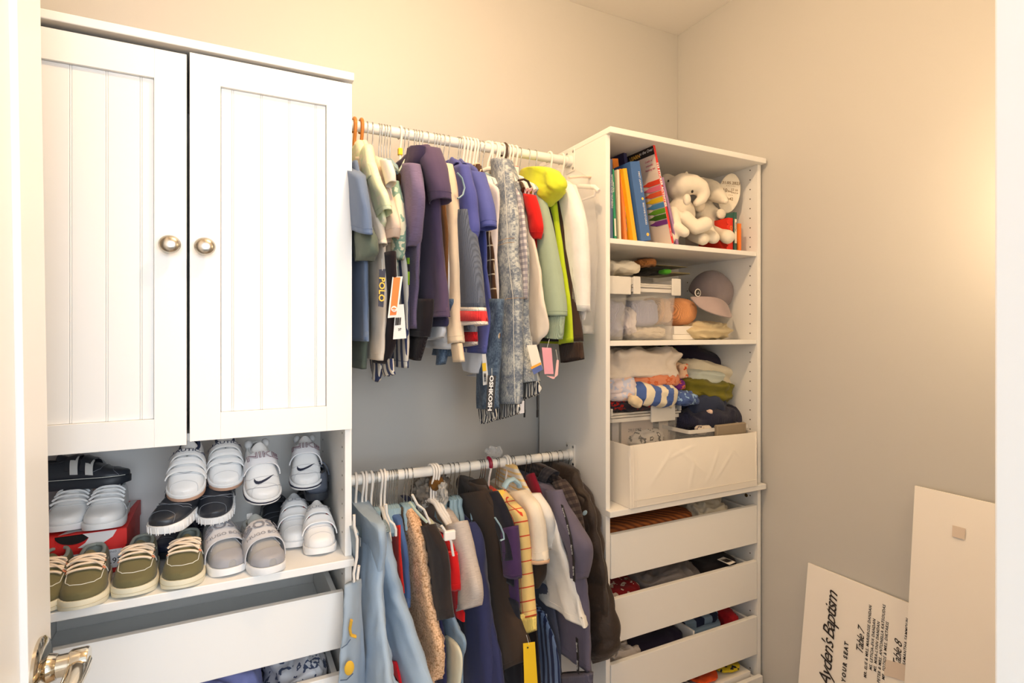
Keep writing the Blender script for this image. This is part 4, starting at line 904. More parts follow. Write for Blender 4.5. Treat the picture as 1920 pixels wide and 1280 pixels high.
# ================================================================ SHOES
def cat1(tab, s):                       # smooth table lookup
    for i in range(len(tab)-1):
        if s <= tab[i+1][0]: break
    p = lambda j: tab[max(0, min(len(tab)-1, j))]
    a, b = p(i), p(i+1); t = (s-a[0])/(b[0]-a[0]) if b[0] > a[0] else 0; t = t*t*(3-2*t)*.5+t*.5
    return a[1]+(b[1]-a[1])*t
ST = [0, .006, .02, .05, .09, .15, .22, .29, .36, .43, .5, .57, .64, .71, .78, .84, .9, .94, .97, .99, .998, 1]
FW = [(0,.0),(.006,.25),(.02,.42),(.05,.6),(.1,.73),(.2,.79),(.35,.80),(.5,.87),(.66,.985),(.76,1.0),(.85,.93),(.92,.76),(.96,.58),(.985,.38),(.995,.2),(1,.0)]
class Shoe:
    def __init__(s, L=.165, w=.036, H=.058, zs=.018, toe=.62, low=.0, collar=.98, top=None, op_end=.47):
        s.L, s.w, s.H, s.zs = L, w, H, zs
        s.ZT = top or [(0,.95),(.08,collar),(.2,.92-low),(.32,.94-low),(.42,1.06),(.5,.98),(.6,.80),(.7,.60),(.8,.47),(.9,.40),(.96,.34),(1,.26)]
        s.OP = [(0,0),(.02,.0),(.05,.42),(.12,.62),(.25,.64),(.35,.56),(op_end-.05,.42),(op_end,.0),(1,0)]
    def hw(s, f): return s.w*cat1(FW, f)
    def zt(s, f): return s.zs+(s.H-s.zs)*cat1(s.ZT, f)
    def arch(s, f, y, off=0):           # top surface height at lateral position y
        h = s.hw(f)*.97; a = min(1, abs(y)/max(h, 1e-5)); c = a**(1/.72); ph = math.acos(min(1, c))
        return Vector((f*s.L, y*(1+off/s.w*1.2), s.zs+(s.zt(f)-s.zs)*math.sin(ph)**.75+off))
    def pt(s, f, ph, side, off=0):      # ph 0 (sole) .. 1 (top)
        h = s.hw(f)*.97; o = h*cat1(s.OP, f); c = math.cos(ph*PI/2)**.72; q = math.sin(ph*PI/2)**.75
        return Vector((f*s.L, side*(o+(h-o)*c+off*c), s.zs+(s.zt(f)-s.zs)*q+off*q))
    def closed(s, f, a, off=0):         # a in -1..1 across, arch over the foot
        ph = (1-abs(a)); h = s.hw(f)*.97; c = math.cos(ph*PI/2)**.72; q = math.sin(ph*PI/2)**.75
        return Vector((f*s.L, math.copysign(h*c+off*c, a), s.zs+(max(s.zt(f), 0)-s.zs)*q+off*q))
def shoe_upper(sh, mat, root, lining, f0=0, f1=1, name='upper', off=0, thick=.0028):
    J = 8; vs = []; fs = []; st = [f for f in ST if f0-1e-6 <= f <= f1+1e-6]
    for f in st:
        for j in range(J+1): vs.append(sh.pt(f, j/J, 1, off))
        for j in range(J, -1, -1): vs.append(sh.pt(f, j/J, -1, off))
    N = 2*(J+1)
    for i in range(len(st)-1):
        closed = cat1(sh.OP, st[i]) < 1e-6 and cat1(sh.OP, st[i+1]) < 1e-6
        for j in range(N-1):
            if j == J and not closed: continue
            fs.append((i*N+j, i*N+j+1, (i+1)*N+j+1, (i+1)*N+j))
    o = mesh(name, vs, fs, mat, root, True, None, True, mats=[mat, lining])
    bm = bmesh.new(); bm.from_mesh(o.data); bmesh.ops.remove_doubles(bm, verts=bm.verts[:], dist=1e-5); bmesh.ops.dissolve_degenerate(bm, edges=bm.edges[:], dist=1e-6); bm.to_mesh(o.data); bm.free()
    m = o.modifiers.new('thickness', 'SOLIDIFY'); m.thickness = thick; m.offset = -1; m.material_offset = 1; m.use_rim = True
    return o
def shoe_sole(sh, mat, root, z0=0, z1=None, grow=1.03, name='sole', waves=0, gm=None):
    z1 = z1 or sh.zs; n = 60; vs = []; fs = []
    def ring(z, k, wv=0):
        r = []
        for i in range(n):
            a = 2*PI*i/n; f = .5-.5*math.cos(a); side = 1 if a < PI else -1
            y = side*sh.hw(f)*k; x = sh.L*(.5+(f-.5)*(1+.02*k))
            zz = z + (.006*max(0, f-.84)/.16 if z < z1*.6 else 0)
            if waves: y *= 1+.02*math.sin(i*PI)*waves
            r.append(Vector((x, y, zz)))
        return r
    R = [ring(z0, .93*grow), ring(z0+.0015, .975*grow), ring(z0+(z1-z0)*.5, 1.0*grow), ring(z1-.0015, .995*grow), ring(z1, .96*grow), ring(z1+.0004, .5)]
    for r in R: vs += r
    for i in range(len(R)-1):
        for k in range(n): fs.append((i*n+k, i*n+(k+1)%n, (i+1)*n+(k+1)%n, (i+1)*n+k))
    fs.append(tuple(range(n-1,-1,-1))); fs.append(tuple((len(R)-1)*n+k for k in range(n)))
    return mesh(name, vs, fs, mat, root, True, None, True, auto=math.radians(50))
def band(sh, fa, fb, mat, root, name='strap', a0=-.98, a1=.98, off=.0022, skew=0.0, th=.002, ns=6, na=18, lift=0.0):
    vs = []; fs = []
    for lay in (0, 1):
        for i in range(ns+1):
            for k in range(na+1):
                a = a0+(a1-a0)*k/na; f = fa+(fb-fa)*i/ns+skew*a
                p = sh.closed(f, a, off+(th if lay else 0)); p.z += lift*(1-a*a); vs.append(p)
    M_ = (ns+1)*(na+1); w = na+1
    for i in range(ns):
        for k in range(na):
            q = i*w+k; fs.append((q, q+1, q+w+1, q+w)); fs.append((M_+q, M_+q+w, M_+q+w+1, M_+q+1))
    for i in range(ns):
        for k in (0, na): q = i*w+k; fs.append((q, q+w, M_+q+w, M_+q) if k == 0 else (q, M_+q, M_+q+w, q+w))
    for k in range(na):
        for i in (0, ns): q = i*w+k; fs.append((q, M_+q, M_+q+1, q+1))
    return mesh(name, vs, fs, mat, root, True, None, True, auto=math.radians(40))
def path(sh, pts, r, mat, root, name, n=6, off=.0012):
    P = []
    for (fa, aa), (fb, ab) in zip(pts[:-1], pts[1:]):
        for i in range(8): t = i/8; P.append(sh.closed(fa+(fb-fa)*t, aa+(ab-aa)*t, off))
    P.append(sh.closed(pts[-1][0], pts[-1][1], off))
    return MB().tube(P, r, n).obj(name, mat, root, True, True)
def shoe_text(sh, txt, size, f, mat, root, off=.0052, xs=1.0, outline=False, lift=0.0, a=0.0, bold=0.0, tilt=0.0):
    c = bpy.data.curves.new('t', 'FONT'); c.body = txt; c.size = size; c.align_x = 'CENTER'; c.align_y = 'CENTER'; c.resolution_u = 2; c.extrude = .0001; c.offset = bold
    if outline: c.fill_mode = 'NONE'; c.extrude = 0; c.bevel_depth = .00035; c.bevel_resolution = 0
    t = bpy.data.objects.new('t', c); COL.objects.link(t); me = bpy.data.meshes.new_from_object(t); bpy.data.objects.remove(t); bpy.data.curves.remove(c)
    me.materials.clear(); me.materials.append(mat); me.name = 'lettering'
    for v in me.vertices:
        x, y, z = v.co; x = x*xs; x, y = x*math.cos(tilt)-y*math.sin(tilt), x*math.sin(tilt)+y*math.cos(tilt)
        p = sh.arch(f-y/sh.L, x+a, off+z); p.z += lift*(1-((x+a)/sh.w)**2); v.co = p
    o = bpy.data.objects.new('lettering', me); COL.objects.link(o); o.parent = root; return o
def insole(sh, mat, root):
    n = 40; vs = [Vector((sh.L*.5+sh.L*.44*math.cos(2*PI*i/n)*-1, math.copysign(sh.hw(.5-.5*math.cos(2*PI*i/n))*.8, math.sin(2*PI*i/n)), sh.zs+.004)) for i in range(n)]
    return mesh('insole', vs, [tuple(range(n-1,-1,-1))], mat, root, False, None, True)
def tongue(sh, mat, root, f0=.60, f1=.30, rise=.012, wd=.5, name='tongue', dz=0.0):
    vs = []; fs = []; ns, na = 8, 8
    for lay in (0, 1):
        for i in range(ns+1):
            t = i/ns; f = f0+(f1-f0)*t
            for k in range(na+1):
                a = (k/na*2-1); y = a*sh.w*wd*(1-.12*t)*(1 if i < ns else .8); z = sh.zt(max(f, .42))+rise*t*t+.001+dz*(1-t)+(.003 if lay else 0)-.010*a*a
                vs.append(Vector((f*sh.L, y, z)))
    w = na+1; M_ = (ns+1)*w
    for i in range(ns):
        for k in range(na): q = i*w+k; fs += [(q, q+w, q+w+1, q+1), (M_+q, M_+q+1, M_+q+w+1, M_+q+w)]
    for i in range(ns): fs += [(i*w, M_+i*w, M_+i*w+w, i*w+w), (i*w+na, i*w+w+na, M_+i*w+w+na, M_+i*w+na)]
    for k in range(na): fs += [(k, k+1, M_+k+1, M_+k), (ns*w+k, M_+ns*w+k, M_+ns*w+k+1, ns*w+k+1)]
    return mesh(name, vs, fs, mat, root, True, None, True, auto=math.radians(60))
def collar_roll(sh, r, mat, root, f_end=.44):
    P = []; fsamp = [.02+(f_end-.02)*i/12 for i in range(13)]
    for f in reversed(fsamp): P.append(sh.pt(f, 1, 1))
    for f in fsamp[1:]: P.append(sh.pt(f, 1, -1))
    return MB().tube(P, r, 8).obj('collar', mat, root, True, True)
def place_shoe(name, label, toe, yaw, L, pitch=0.0, roll=0.0, group=None):
    """toe: world point under the toe tip; yaw 0 = toe straight at the room (-y), positive turns it to +x"""
    yw, pt_, rl = map(math.radians, (yaw, pitch, roll))
    x = Vector((math.sin(yw)*math.cos(pt_), -math.cos(yw)*math.cos(pt_), -math.sin(pt_)))   # heel to toe
    y = Vector((0,0,1)).cross(x).normalized(); z = x.cross(y)
    y, z = y*math.cos(rl)+z*math.sin(rl), z*math.cos(rl)-y*math.sin(rl)
    o = toe-x*L
    e = empty(name, o, label, 'shoe', group); e.rotation_euler = Matrix(((x.x,y.x,z.x),(x.y,y.y,z.y),(x.z,y.z,z.z))).to_euler(); return e
canv = fabric((112,106,74), 'marl'); sole_c = plain('cream_rubber', (232,224,198), .55, bumpy=.2, bscale=700, var=.08); org = plain('coral_suede', (232,150,112), .7)
lace_c = plain('cream_lace', (238,216,190), .8, bumpy=.4, bscale=1200); lin_g = plain('grey_lining', (160,166,158), .9); thr = plain('white_thread', (228,228,218), .8)
def boat(label, toe, yaw):
    L = .168; e = place_shoe('boat_shoe', label, toe, yaw, L, group='olive canvas boat shoes')
    s = Shoe(L, .0365, .067, .021, op_end=.52, top=[(0,.98),(.08,1.0),(.2,.90),(.33,.88),(.42,1.0),(.5,1.02),(.6,.92),(.7,.73),(.8,.54),(.9,.41),(.96,.34),(1,.26)])
    shoe_upper(s, canv, e, lin_g); so = shoe_sole(s, sole_c, e, grow=1.07); insole(s, lin_g, e); collar_roll(s, .0036, lin_g, e)
    MB().tube([Vector((v.x*1.0, v.y, .0115)) for v in [Vector((L*(.5+(.5-.5*math.cos(a)-.5)*1.022), math.copysign(s.hw(.5-.5*math.cos(a))*1.078, math.sin(a)), 0)) for a in [2*PI*i/48 for i in range(49)]]], .0005, 4, cap=False).obj('sole_line', plain('sole_line_c', (196,184,150), .7), e, True, True)
    tongue(s, canv, e, .66, .40, .006, .46)
    path(s, [(.52,-.60),(.68,-.50),(.78,-.46),(.85,-.28),(.875,0),(.85,.28),(.78,.46),(.68,.50),(.52,.60)], .0007, thr, e, 'stitching', off=.0004)
    path(s, [(.60,-.12),(.60,-.55),(.56,-.8)], .0008, thr, e, 'stitching'); path(s, [(.60,.12),(.60,.55),(.56,.8)], .0008, thr, e, 'stitching')
    for sd in (-1, 1):
        for f in (.50, .64): MB().lathe([(.0014,0),(.0042,.0),(.0042,.0012),(.0022,.0016)], s.closed(f, sd*.48, .0015), s.closed(f, sd*.48, .01)-s.closed(f, sd*.48, 0), 14).obj('eyelet', org, e, True, True)
    for i, f in enumerate((.50,.57,.64,.705)): 
        a = .46-.03*i; sk = .012 if i % 2 else -.012
        path(s, [(f-sk,-a),(f-sk*.3,-.55*a+.0),(f+sk*.3,.55*a),(f+sk,a)], .0023, lace_c, e, 'lace', off=.0055)
    path(s, [(.50,-.45),(.54,0),(.59,.4)], .0021, lace_c, e, 'lace', off=.008); path(s, [(.57,-.42),(.62,0),(.68,.36)], .0021, lace_c, e, 'lace', off=.008); path(s, [(.59,-.45),(.54,0),(.50,.4)], .0021, lace_c, e, 'lace', off=.008)
    for sd in (-1, 1): MB().tube([s.closed(.30, sd*.62, .002), s.closed(.2, sd*.56, .002), s.closed(.08, sd*.5, .002)], .0007, 5).obj('stitching', thr, e, True, True)
P_ = lambda u, v: onZ(u, v, CT)
boat('olive canvas boat shoe at the far left, half hidden by the door', P_(66,1158), 0)
boat('olive canvas boat shoe beside the door edge, left of the red box', P_(148,1148), 1)
boat('olive canvas boat shoe in front of the red box price label', P_(246,1123), -1)
boat('rightmost olive canvas boat shoe, scuffed sole, beside the grey sneaker', P_(338,1108), -3)

wsole = plain('white_rubber', (236,236,236), .5); wlea = plain('white_leather', (238,238,238), .42, bumpy=.12, bscale=600); glin = plain('pale_lining', (206,208,210), .9)
mesh_g = fabric((186,184,182), 'knit'); toe_g = plain('grey_toe_rubber', (160,160,166), .5); strap_g = plain('silver_grey_strap', (196,196,200), .35)
ink_g = plain('grey_ink', (120,120,128), .5)
def slip(label, toe, yaw):
    L = .163; e = place_shoe('slip_on_sneaker', label, toe, yaw, L, group='grey strap sneakers')
    s = Shoe(L, .0345, .072, .019, top=[(0,.98),(.08,1.02),(.2,.92),(.33,1.0),(.42,1.16),(.5,1.12),(.6,.94),(.7,.70),(.8,.51),(.9,.40),(.96,.34),(1,.26)])
    shoe_upper(s, mesh_g, e, glin); shoe_sole(s, wsole, e, grow=1.08); insole(s, glin, e); collar_roll(s, .0042, plain('grey_neoprene', (168,176,178), .8), e)
    tg = tongue(s, plain('grey_neoprene', (168,176,178), .8), e, .60, .26, .012, .55)
    band(s, .80, .995, toe_g, e, 'toe_cap', off=.0006, th=.0012, a0=-.97, a1=.97)
    band(s, .44, .72, strap_g, e, 'strap', off=.006, th=.002, a0=-1.0, a1=1.0, lift=.004)
    shoe_text(s, 'BOSS', .0215, .555, ink_g, e, off=.0105, lift=.004, xs=1.12, bold=.0003); shoe_text(s, 'HUGO BOSS', .0070, .67, ink_g, e, off=.0105, lift=.004, xs=1.35)
    MB().quadbox((.004, 0, s.H+.006), (.0012, 0, .0), (0, .006, 0), (-.001, 0, .010)).obj('pull_tab', plain('tab_white', (222,224,226), .7), e, False, True)
    path(s, [(.72,-.6),(.66,-.3),(.66,.3),(.72,.6)], .0009, toe_g, e, 'seam')
slip('left grey slip-on sneaker with silver lettered strap, beside the olive shoes', P_(436,1081), 14)
slip('right grey slip-on sneaker with silver lettered strap, beside the white pair', P_(512,1079), 14)

stripe_r = plain('stripe_red', (206,34,40), .5); stripe_g = plain('stripe_green', (30,92,66), .5); inkw = plain('faint_ink', (170,170,176), .5); navy_p = plain('navy_trim', (44,54,84), .6)
thb = plain('grey_thread', (120,124,132), .8)
def velcro(name, label, toe, yaw, pitch=0, L=.155, w=.034, body=None, sole=None, strapm=None, txt=None, tsz=.009, tm=None, ftx=.40, straps=((.34,.46),(.53,.60)), gp=None, extra=None, H=.062, lining=None, tong=None, roll=0, outline=False, zs=.018, xs=1.0):
    e = place_shoe(name, label, toe, yaw, L, pitch, roll, gp); s = Shoe(L, w, H, zs, top=[(0,.98),(.08,1.02),(.2,.94),(.33,1.05),(.42,1.14),(.5,1.08),(.6,.91),(.7,.69),(.8,.52),(.9,.42),(.96,.36),(1,.28)])
    body = body or wlea; shoe_upper(s, body, e, lining or glin); so = shoe_sole(s, sole or wsole, e, grow=1.06); insole(s, lining or glin, e); collar_roll(s, .0036, lining or glin, e)
    tongue(s, tong or body, e, .46, .22, .008, .5, dz=-.004)
    for i, (a, b_) in enumerate(straps): band(s, a, b_, strapm or body, e, 'strap', off=.004, th=.0024, a0=-.8, a1=.86, lift=.003)
    seam_m = plain('seam_grey', (204,204,206), .7) if body is wlea else thb
    path(s, [(.62,-.9),(.73,-.5),(.735,0),(.73,.5),(.62,.9)], .0006, seam_m, e, 'seam', off=.0008)
    path(s, [(.93,-.9),(.86,-.42),(.83,0),(.86,.42),(.93,.9)], .0005, seam_m, e, 'seam', off=.0006)
    if txt: shoe_text(s, txt, tsz, ftx, tm or ink_g, e, off=.0092, lift=.003, outline=outline, xs=xs, bold=0 if outline else .0001)
    if extra: extra(s, e)
    return e, s
def gstripe(s, e):
    band(s, .46, .66, stripe_r, e, 'side_stripe', a0=-.62, a1=-.36, off=.0006, th=.0006); band(s, .46, .66, stripe_g, e, 'side_stripe', a0=-.50, a1=-.44, off=.0014, th=.0006)
    band(s, .46, .66, stripe_r, e, 'side_stripe', a0=.30, a1=.56, off=.0006, th=.0006)
velcro('strap_sneaker', 'white strap sneaker with faint lettering, left one with red and green side stripe', P_(556,1030)+Vector((0,0,.0)), -3, 0, .15, .0365, txt='GUCCI', tsz=.0135, tm=inkw, ftx=.50, gp='white lettered strap sneakers', extra=gstripe, H=.078, xs=1.2, straps=((.43,.57),(.62,.72)))
velcro('strap_sneaker', 'white strap sneaker with faint lettering, right one beside the tower side panel', P_(606,1042)+Vector((-.003,0,0)), -2, 0, .145, .0345, txt='GUCCI', tsz=.011, tm=inkw, ftx=.50, gp='white lettered strap sneakers', extra=gstripe, H=.074, xs=1.2, straps=((.43,.57),(.62,.72)))
gum = plain('gum_rubber', (200,160,136), .6)
def nau(s, e): path(s, [(.70,-.25),(.73,.0),(.70,.25)], .0007, inkw, e, 'seam'); shoe_sole(s, wsole, e, .007, s.zs+.002, 1.065, 'sole_wall')
velcro('strap_sneaker', 'white strap sneaker with navy lining and gum sole, left one of the lettered pair', onY(345,944,1.335), -5, 25, .144, .0345, sole=gum, txt='NAUTICA', tsz=.0095, tm=navy_p, ftx=.465, gp='white sneakers with navy lettering', lining=navy_p, extra=nau, tong=wlea, straps=((.41,.52),(.56,.64),(.68,.74)), xs=1.3)
velcro('strap_sneaker', 'white strap sneaker with navy lining and gum sole, right one of the lettered pair', onY(424,923,1.37), 2, 26, .142, .0345, sole=gum, txt='NAUTICA', tsz=.0095, tm=navy_p, ftx=.465, gp='white sneakers with navy lettering', lining=navy_p, extra=nau, tong=wlea, straps=((.41,.52),(.56,.64),(.68,.74)), xs=1.3)
blk = plain('black_leather', (44,48,56), .38, bumpy=.15, bscale=500); blks = plain('black_rubber', (38,42,50), .5)
def ribs_(s, e):
    m = MB()
    for i in range(26):
        a = PI*(-.62+i*1.24/25); f = .5+.5*math.cos(a); y = math.copysign(s.hw(f)*1.065, math.sin(a)); x = s.L*(.5+(f-.5)*1.02)
        m.tube([(x, y, .003), (x, y, s.zs-.003)], .0009, 4)
    m.obj('sole_ribs', wsole, e, False, True); path(s, [(.392,-.66),(.392,0),(.392,.72),(.44,.76),(.488,.72),(.488,0),(.488,-.66)], .0006, thb, e, 'stitching', off=.0098); path(s, [(.62,-.8),(.70,-.4),(.74,0),(.70,.4),(.62,.8)], .0008, thb, e, 'stitching')
velcro('strap_shoe', 'black leather strap shoe with ribbed white sole under the left gum-soled sneaker', onY(296,1006,1.305), -28, 8, .165, .0355, body=blk, gp='black strap shoes with white soles', extra=ribs_, lining=blks, straps=((.38,.50),), zs=.021)
velcro('strap_shoe', 'black leather strap shoe with white sole under the right gum-soled sneaker', onY(398,987,1.335), -8, 14, .16, .035, body=blk, gp='black strap shoes with white soles', extra=ribs_, lining=blks, straps=((.38,.50),(.56,.62)), zs=.02)
nv = plain('navy_leather', (40,46,66), .35, bumpy=.1)
velcro('school_shoe', 'dark navy shoe on the shelf behind the two right olive shoes', P_(300,1052), -30, 0, .17, .037, body=nv, sole=blks, gp='dark shoes at the back', lining=blks, H=.064)
velcro('school_shoe', 'dark navy shoe on the shelf behind the left grey sneaker', P_(385,1030)+Vector((-.01,0,0)), -8, 0, .165, .036, body=nv, sole=blks, gp='dark shoes at the back', lining=blks, H=.064)
velcro('school_shoe', 'black shoe on the shelf between the grey and the white sneakers', P_(520,1005), 0, 0, .15, .035, body=blks, sole=blks, gp='dark shoes at the back', lining=blks, H=.064)
velcro('school_shoe', 'black shoe on the shelf behind the white lettered strap sneakers', P_(585,985), 0, 0, .15, .035, body=blks, sole=blks, gp='dark shoes at the back', lining=blks, H=.064)
sil = plain('slate_metallic', (98,106,122), .3, .4)
e, s = velcro('dress_shoe', 'slate metallic shoe with a glitter triangle under the right swoosh sneaker', onY(588,905,1.56), 176, -3, .145, .034, body=sil, sole=blks, lining=blks, straps=((.40,.52),), H=.066)
tri = MB(); p0 = onY(590,923,1.418); tri.add([p0+Vector((-.011,0,.013)), p0+Vector((.012,0,.011)), p0+Vector((.004,0,-.013)), p0+Vector((-.011,.003,.013)), p0+Vector((.012,.003,.011)), p0+Vector((.004,.003,-.013))], [(0,1,2),(5,4,3),(0,3,4,1),(1,4,5,2),(2,5,3,0)])
t_ = tri.obj('glitter_patch', plain('glitter', (176,180,188), .3, .6, bumpy=1, bscale=900)); COL.objects.unlink(t_); bpy.data.objects.remove(t_)
M4 = e.matrix_basis.copy().inverted(); tri.xform(Matrix.LocRotScale(e.location, e.rotation_euler, None).inverted()); tri.obj('glitter_patch', plain('glitter', (176,180,188), .3, .6, bumpy=1, bscale=900), e, False, True)
# sports sneakers with swoosh
nk_out = plain('outline_plum', (110,60,84), .6); swo = plain('swoosh_navy', (42,46,66), .5); redp = plain('red_patch', (214,24,52), .6)
def swoosh(s, e, f0=.70, a0=-.34, sc=1.0, flip=1, mat=None, off=.0016):
    pts = []
    top = [(-.9,.22),(-.74,-.02),(-.55,-.12),(-.3,-.12),(.1,.0),(1.0,.36)]; bot = [(.5,.0),(.1,-.22),(-.3,-.40),(-.6,-.44),(-.82,-.30),(-.93,-.02)]
    up = top; dn = [(1.0,.36)]+bot; nx, ny = 30, 4; vs = []; fs = []
    def at_(c, t):
        q = t*(len(c)-1); i = min(int(q), len(c)-2); r = q-i; return (c[i][0]+(c[i+1][0]-c[i][0])*r, c[i][1]+(c[i+1][1]-c[i][1])*r)
    up = [(-.93,-.02)]+up
    for i in range(nx+1):
        a_, b_ = at_(up, i/nx), at_(dn, 1-i/nx)
        for j in range(ny+1):
            t = j/ny; x = a_[0]+(b_[0]-a_[0])*t; y = a_[1]+(b_[1]-a_[1])*t; vs.append(s.arch(f0-y*.13*sc, flip*(x*.5*sc*s.w)+a0*s.w, off))
    w = ny+1
    for i in range(nx):
        for j in range(ny): fs.append((i*w+j, i*w+j+1, (i+1)*w+j+1, (i+1)*w+j))
    m = MB(); m.add(vs, fs); return m.obj('swoosh', mat or swo, e, False, True)
def nike(s, e):
    path(s, [(.80,-.9),(.86,-.5),(.90,0),(.86,.5),(.80,.9)], .0006, inkw, e, 'seam'); shoe_sole(s, swo, e, .004, s.zs-.004, 1.075, 'sole_tread')
    swoosh(s, e, .77, -.02, 1.15); shoe_text(s, 'NIKE', .0195, .505, nk_out, e, off=.0105, lift=.003, outline=True, xs=1.15)
    MB().quadbox((s.L*.235, 0, s.H+.010), (.0045,0,.002), (0,.0095,0), (0,0,.0007)).obj('tongue_patch', redp, e, False, True); shoe_text(s, 'NIKE', .005, .2, wlea, e, off=.0150, xs=1.1)
    for sd in (-1, 1): MB().ell((.012, sd*.018, s.H), (.012,.009,.010)).obj('ankle_pad', glin, e, True, True)
velcro('sports_sneaker', 'white sports sneaker with swoosh and outlined strap lettering, left and lower of the pair', onY(498,949,1.335), 8, 26, .150, .0370, txt=None, gp='white swoosh sneakers', extra=nike, H=.068, straps=((.41,.60),), strapm=plain('strap_white', (226,226,230), .5))
velcro('sports_sneaker', 'white sports sneaker with swoosh and outlined strap lettering, right one against the side panel', onY(575,922,1.40), -4, 18, .148, .0360, txt=None, gp='white swoosh sneakers', extra=nike, H=.068, straps=((.41,.60),), strapm=plain('strap_white', (226,226,230), .5))
# white lace sneakers on the red box
def laced(label, toe, yaw):
    L = .16; e = place_shoe('lace_sneaker', label, toe, yaw, L, group='white lace sneakers'); s = Shoe(L, .0365, .066, .017)
    shoe_upper(s, wlea, e, glin); shoe_sole(s, wsole, e, grow=1.05); insole(s, glin, e); collar_roll(s, .0036, glin, e); tongue(s, wlea, e, .58, .27, .014, .5)
    for i, f in enumerate((.46,.53,.60,.67)): path(s, [(f,-.5),(f+.004,0),(f,.5)], .0024, wsole, e, 'lace', off=.006)
    path(s, [(.64,-.9),(.66,-.55),(.70,-.35),(.73,0),(.70,.35),(.66,.55),(.64,.9)], .0007, glin, e, 'seam')
    return e, s
e, s = laced('white lace sneaker on the red box, left one with a long loose lace', onZ(118,1001,CT+.0925), 0)
MB().tube([s.closed(.42,.3,.006), s.closed(.5,.1,.02), s.closed(.40,-.35,.022), s.closed(.34,-.5,.008)], .0028, 8).tube([s.closed(.38,.35,.008), Vector((.05,.036,.075)), Vector((.045,.037,.098))], .0027, 8).obj('lace', wsole, e, True, True)
laced('white lace sneaker on the red box, right one', onZ(187,998,CT+.0925), -2)
# black sneaker with white stripes lying above them, seen from the side
def stripes(s, e):
    for f in (.38, .55): band(s, f, f+.085, plain('stripe_white', (214,214,212), .5), e, 'stripe', a0=.15, a1=.90, off=.007, th=.0008, skew=.05)
    for f in (.38, .55): band(s, f, f+.085, plain('stripe_white', (214,214,212), .5), e, 'stripe', a0=-.90, a1=-.15, off=.007, th=.0008, skew=-.05)
    MB().tube([s.pt(f, 0, -1, .001)+Vector((0,-.0012,.002)) for f in [.02+.048*i for i in range(21)]], .0007, 5).obj('stitching', thr, e, True, True)
    MB().tube([s.pt(f, 0, 1, .001)+Vector((0,.0012,.002)) for f in [.02+.048*i for i in range(21)]], .0007, 5).obj('stitching', thr, e, True, True)
velcro('striped_sneaker', 'black leather sneaker with two white straps lying behind the white lace sneakers', onY(243,906,1.50), 80, -1, .172, .037, body=blk, sole=blks, lining=blks, straps=((.35,.46),(.52,.63)), extra=stripes, H=.058, zs=.02, roll=-6, tong=blk)
# red shoe box
RB = empty('shoe_box', (-.27, 1.50, CT), 'bright red shoe box with white swoosh and price label under the white lace sneakers', 'box')
M_red = plain('red_card', (216,34,30), .5); M_redd = plain('red_card_lid', (222,40,34), .5)
bx0, bx1, by0, by1 = -.362, -.186, 1.402, 1.615
bx('box_body', bx0, bx1, by0, by1, CT+.0008, CT+.086, M_red, RB)
m = MB(); zt = CT+.0905
m.box(bx0-.002, bx1+.002, by0-.002, by1+.002, zt-.0015, zt, .0006); m.box(bx1, bx1+.002, by0, by1, zt-.034, zt-.0016, 0)
hx0, hx1 = -.303, -.246; n = 12
m.box(bx0, hx0, by0-.002, by0, zt-.034, zt-.0016, 0); m.box(hx1, bx1+.002, by0-.002, by0, zt-.034, zt-.0016, 0); m.box(hx0, hx1, by0-.002, by0, zt-.034, zt-.021, 0)
m.obj('box_lid', M_redd, RB)
hv = [Vector((hx0+(hx1-hx0)*(.5-.5*math.cos(PI*i/n)), by0-.0024, zt-.002-.018*math.sin(PI*i/n))) for i in range(n+1)]
mesh('thumb_hole', hv+[v+Vector((0,.0006,0)) for v in hv], [tuple(range(n+1)), tuple(range(2*n+1, n, -1))], plain('hole_black', (22,14,14), .9), RB)
W_ = plain('box_white', (232,226,224), .5)
P = [(.30,-1),(.42,-.86),(.62,-.9),(.78,-.2),(1.0,1.0)]; Q = [(.30,-1.0),(.42,-1.0),(.72,-1.0),(.90,-.4),(1.0,.7)]
def bp(x, y): return Vector((bx0+(bx1-bx0)*x, by0+(by1-by0)*y, zt+.0006))
vs = [bp(.36,.0), bp(.52,.06), bp(.74,.02), bp(.92,.5), bp(.97,.99), bp(.9,.99), bp(.74,.45), bp(.6,.2), bp(.44,.16)]
mesh('swoosh', vs+[v-Vector((0,0,.0004)) for v in vs], [tuple(range(9))], W_, RB)
fy = by0-.0028; vs = [Vector((x, fy, z)) for x, z in ((hx1-.012,zt-.001),(hx1+.045,zt-.001),(hx1+.038,zt-.014),(hx1+.02,zt-.026),(hx1-.002,zt-.031),(hx1-.02,zt-.028),(hx1-.008,zt-.02),(hx1-.002,zt-.01))]
mesh('swoosh', vs+[v+Vector((0,.0004,0)) for v in vs], [tuple(range(7,-1,-1))], W_, RB)
bx('price_label', -.290, -.192, by0-.0032, by0-.0021, CT+.012, CT+.050, plain('label_white', (226,226,230), .5), RB, 0)
FM = lambda x, z, y=by0-.0034: frame(Vector((x, y, z)), (1,0,0), (0,0,1))
lettering('57.97', .0165, FM(-.211, CT+.026), M_ink, RB); lettering('COSMO 57120', .006, FM(-.262, CT+.040), M_ink, RB); lettering('KOSMINO', .0065, FM(-.216, CT+.045), plain('grey_ink', (120,120,128), .5), RB)
m = MB(); rr = random.Random(3)
for i in range(22): x = -.277+i*.0017; m.box(x, x+rr.choice((.0005,.0009)), by0-.0036, by0-.0032, CT+.016, CT+.028, 0)
m.obj('barcode', M_ink, RB)
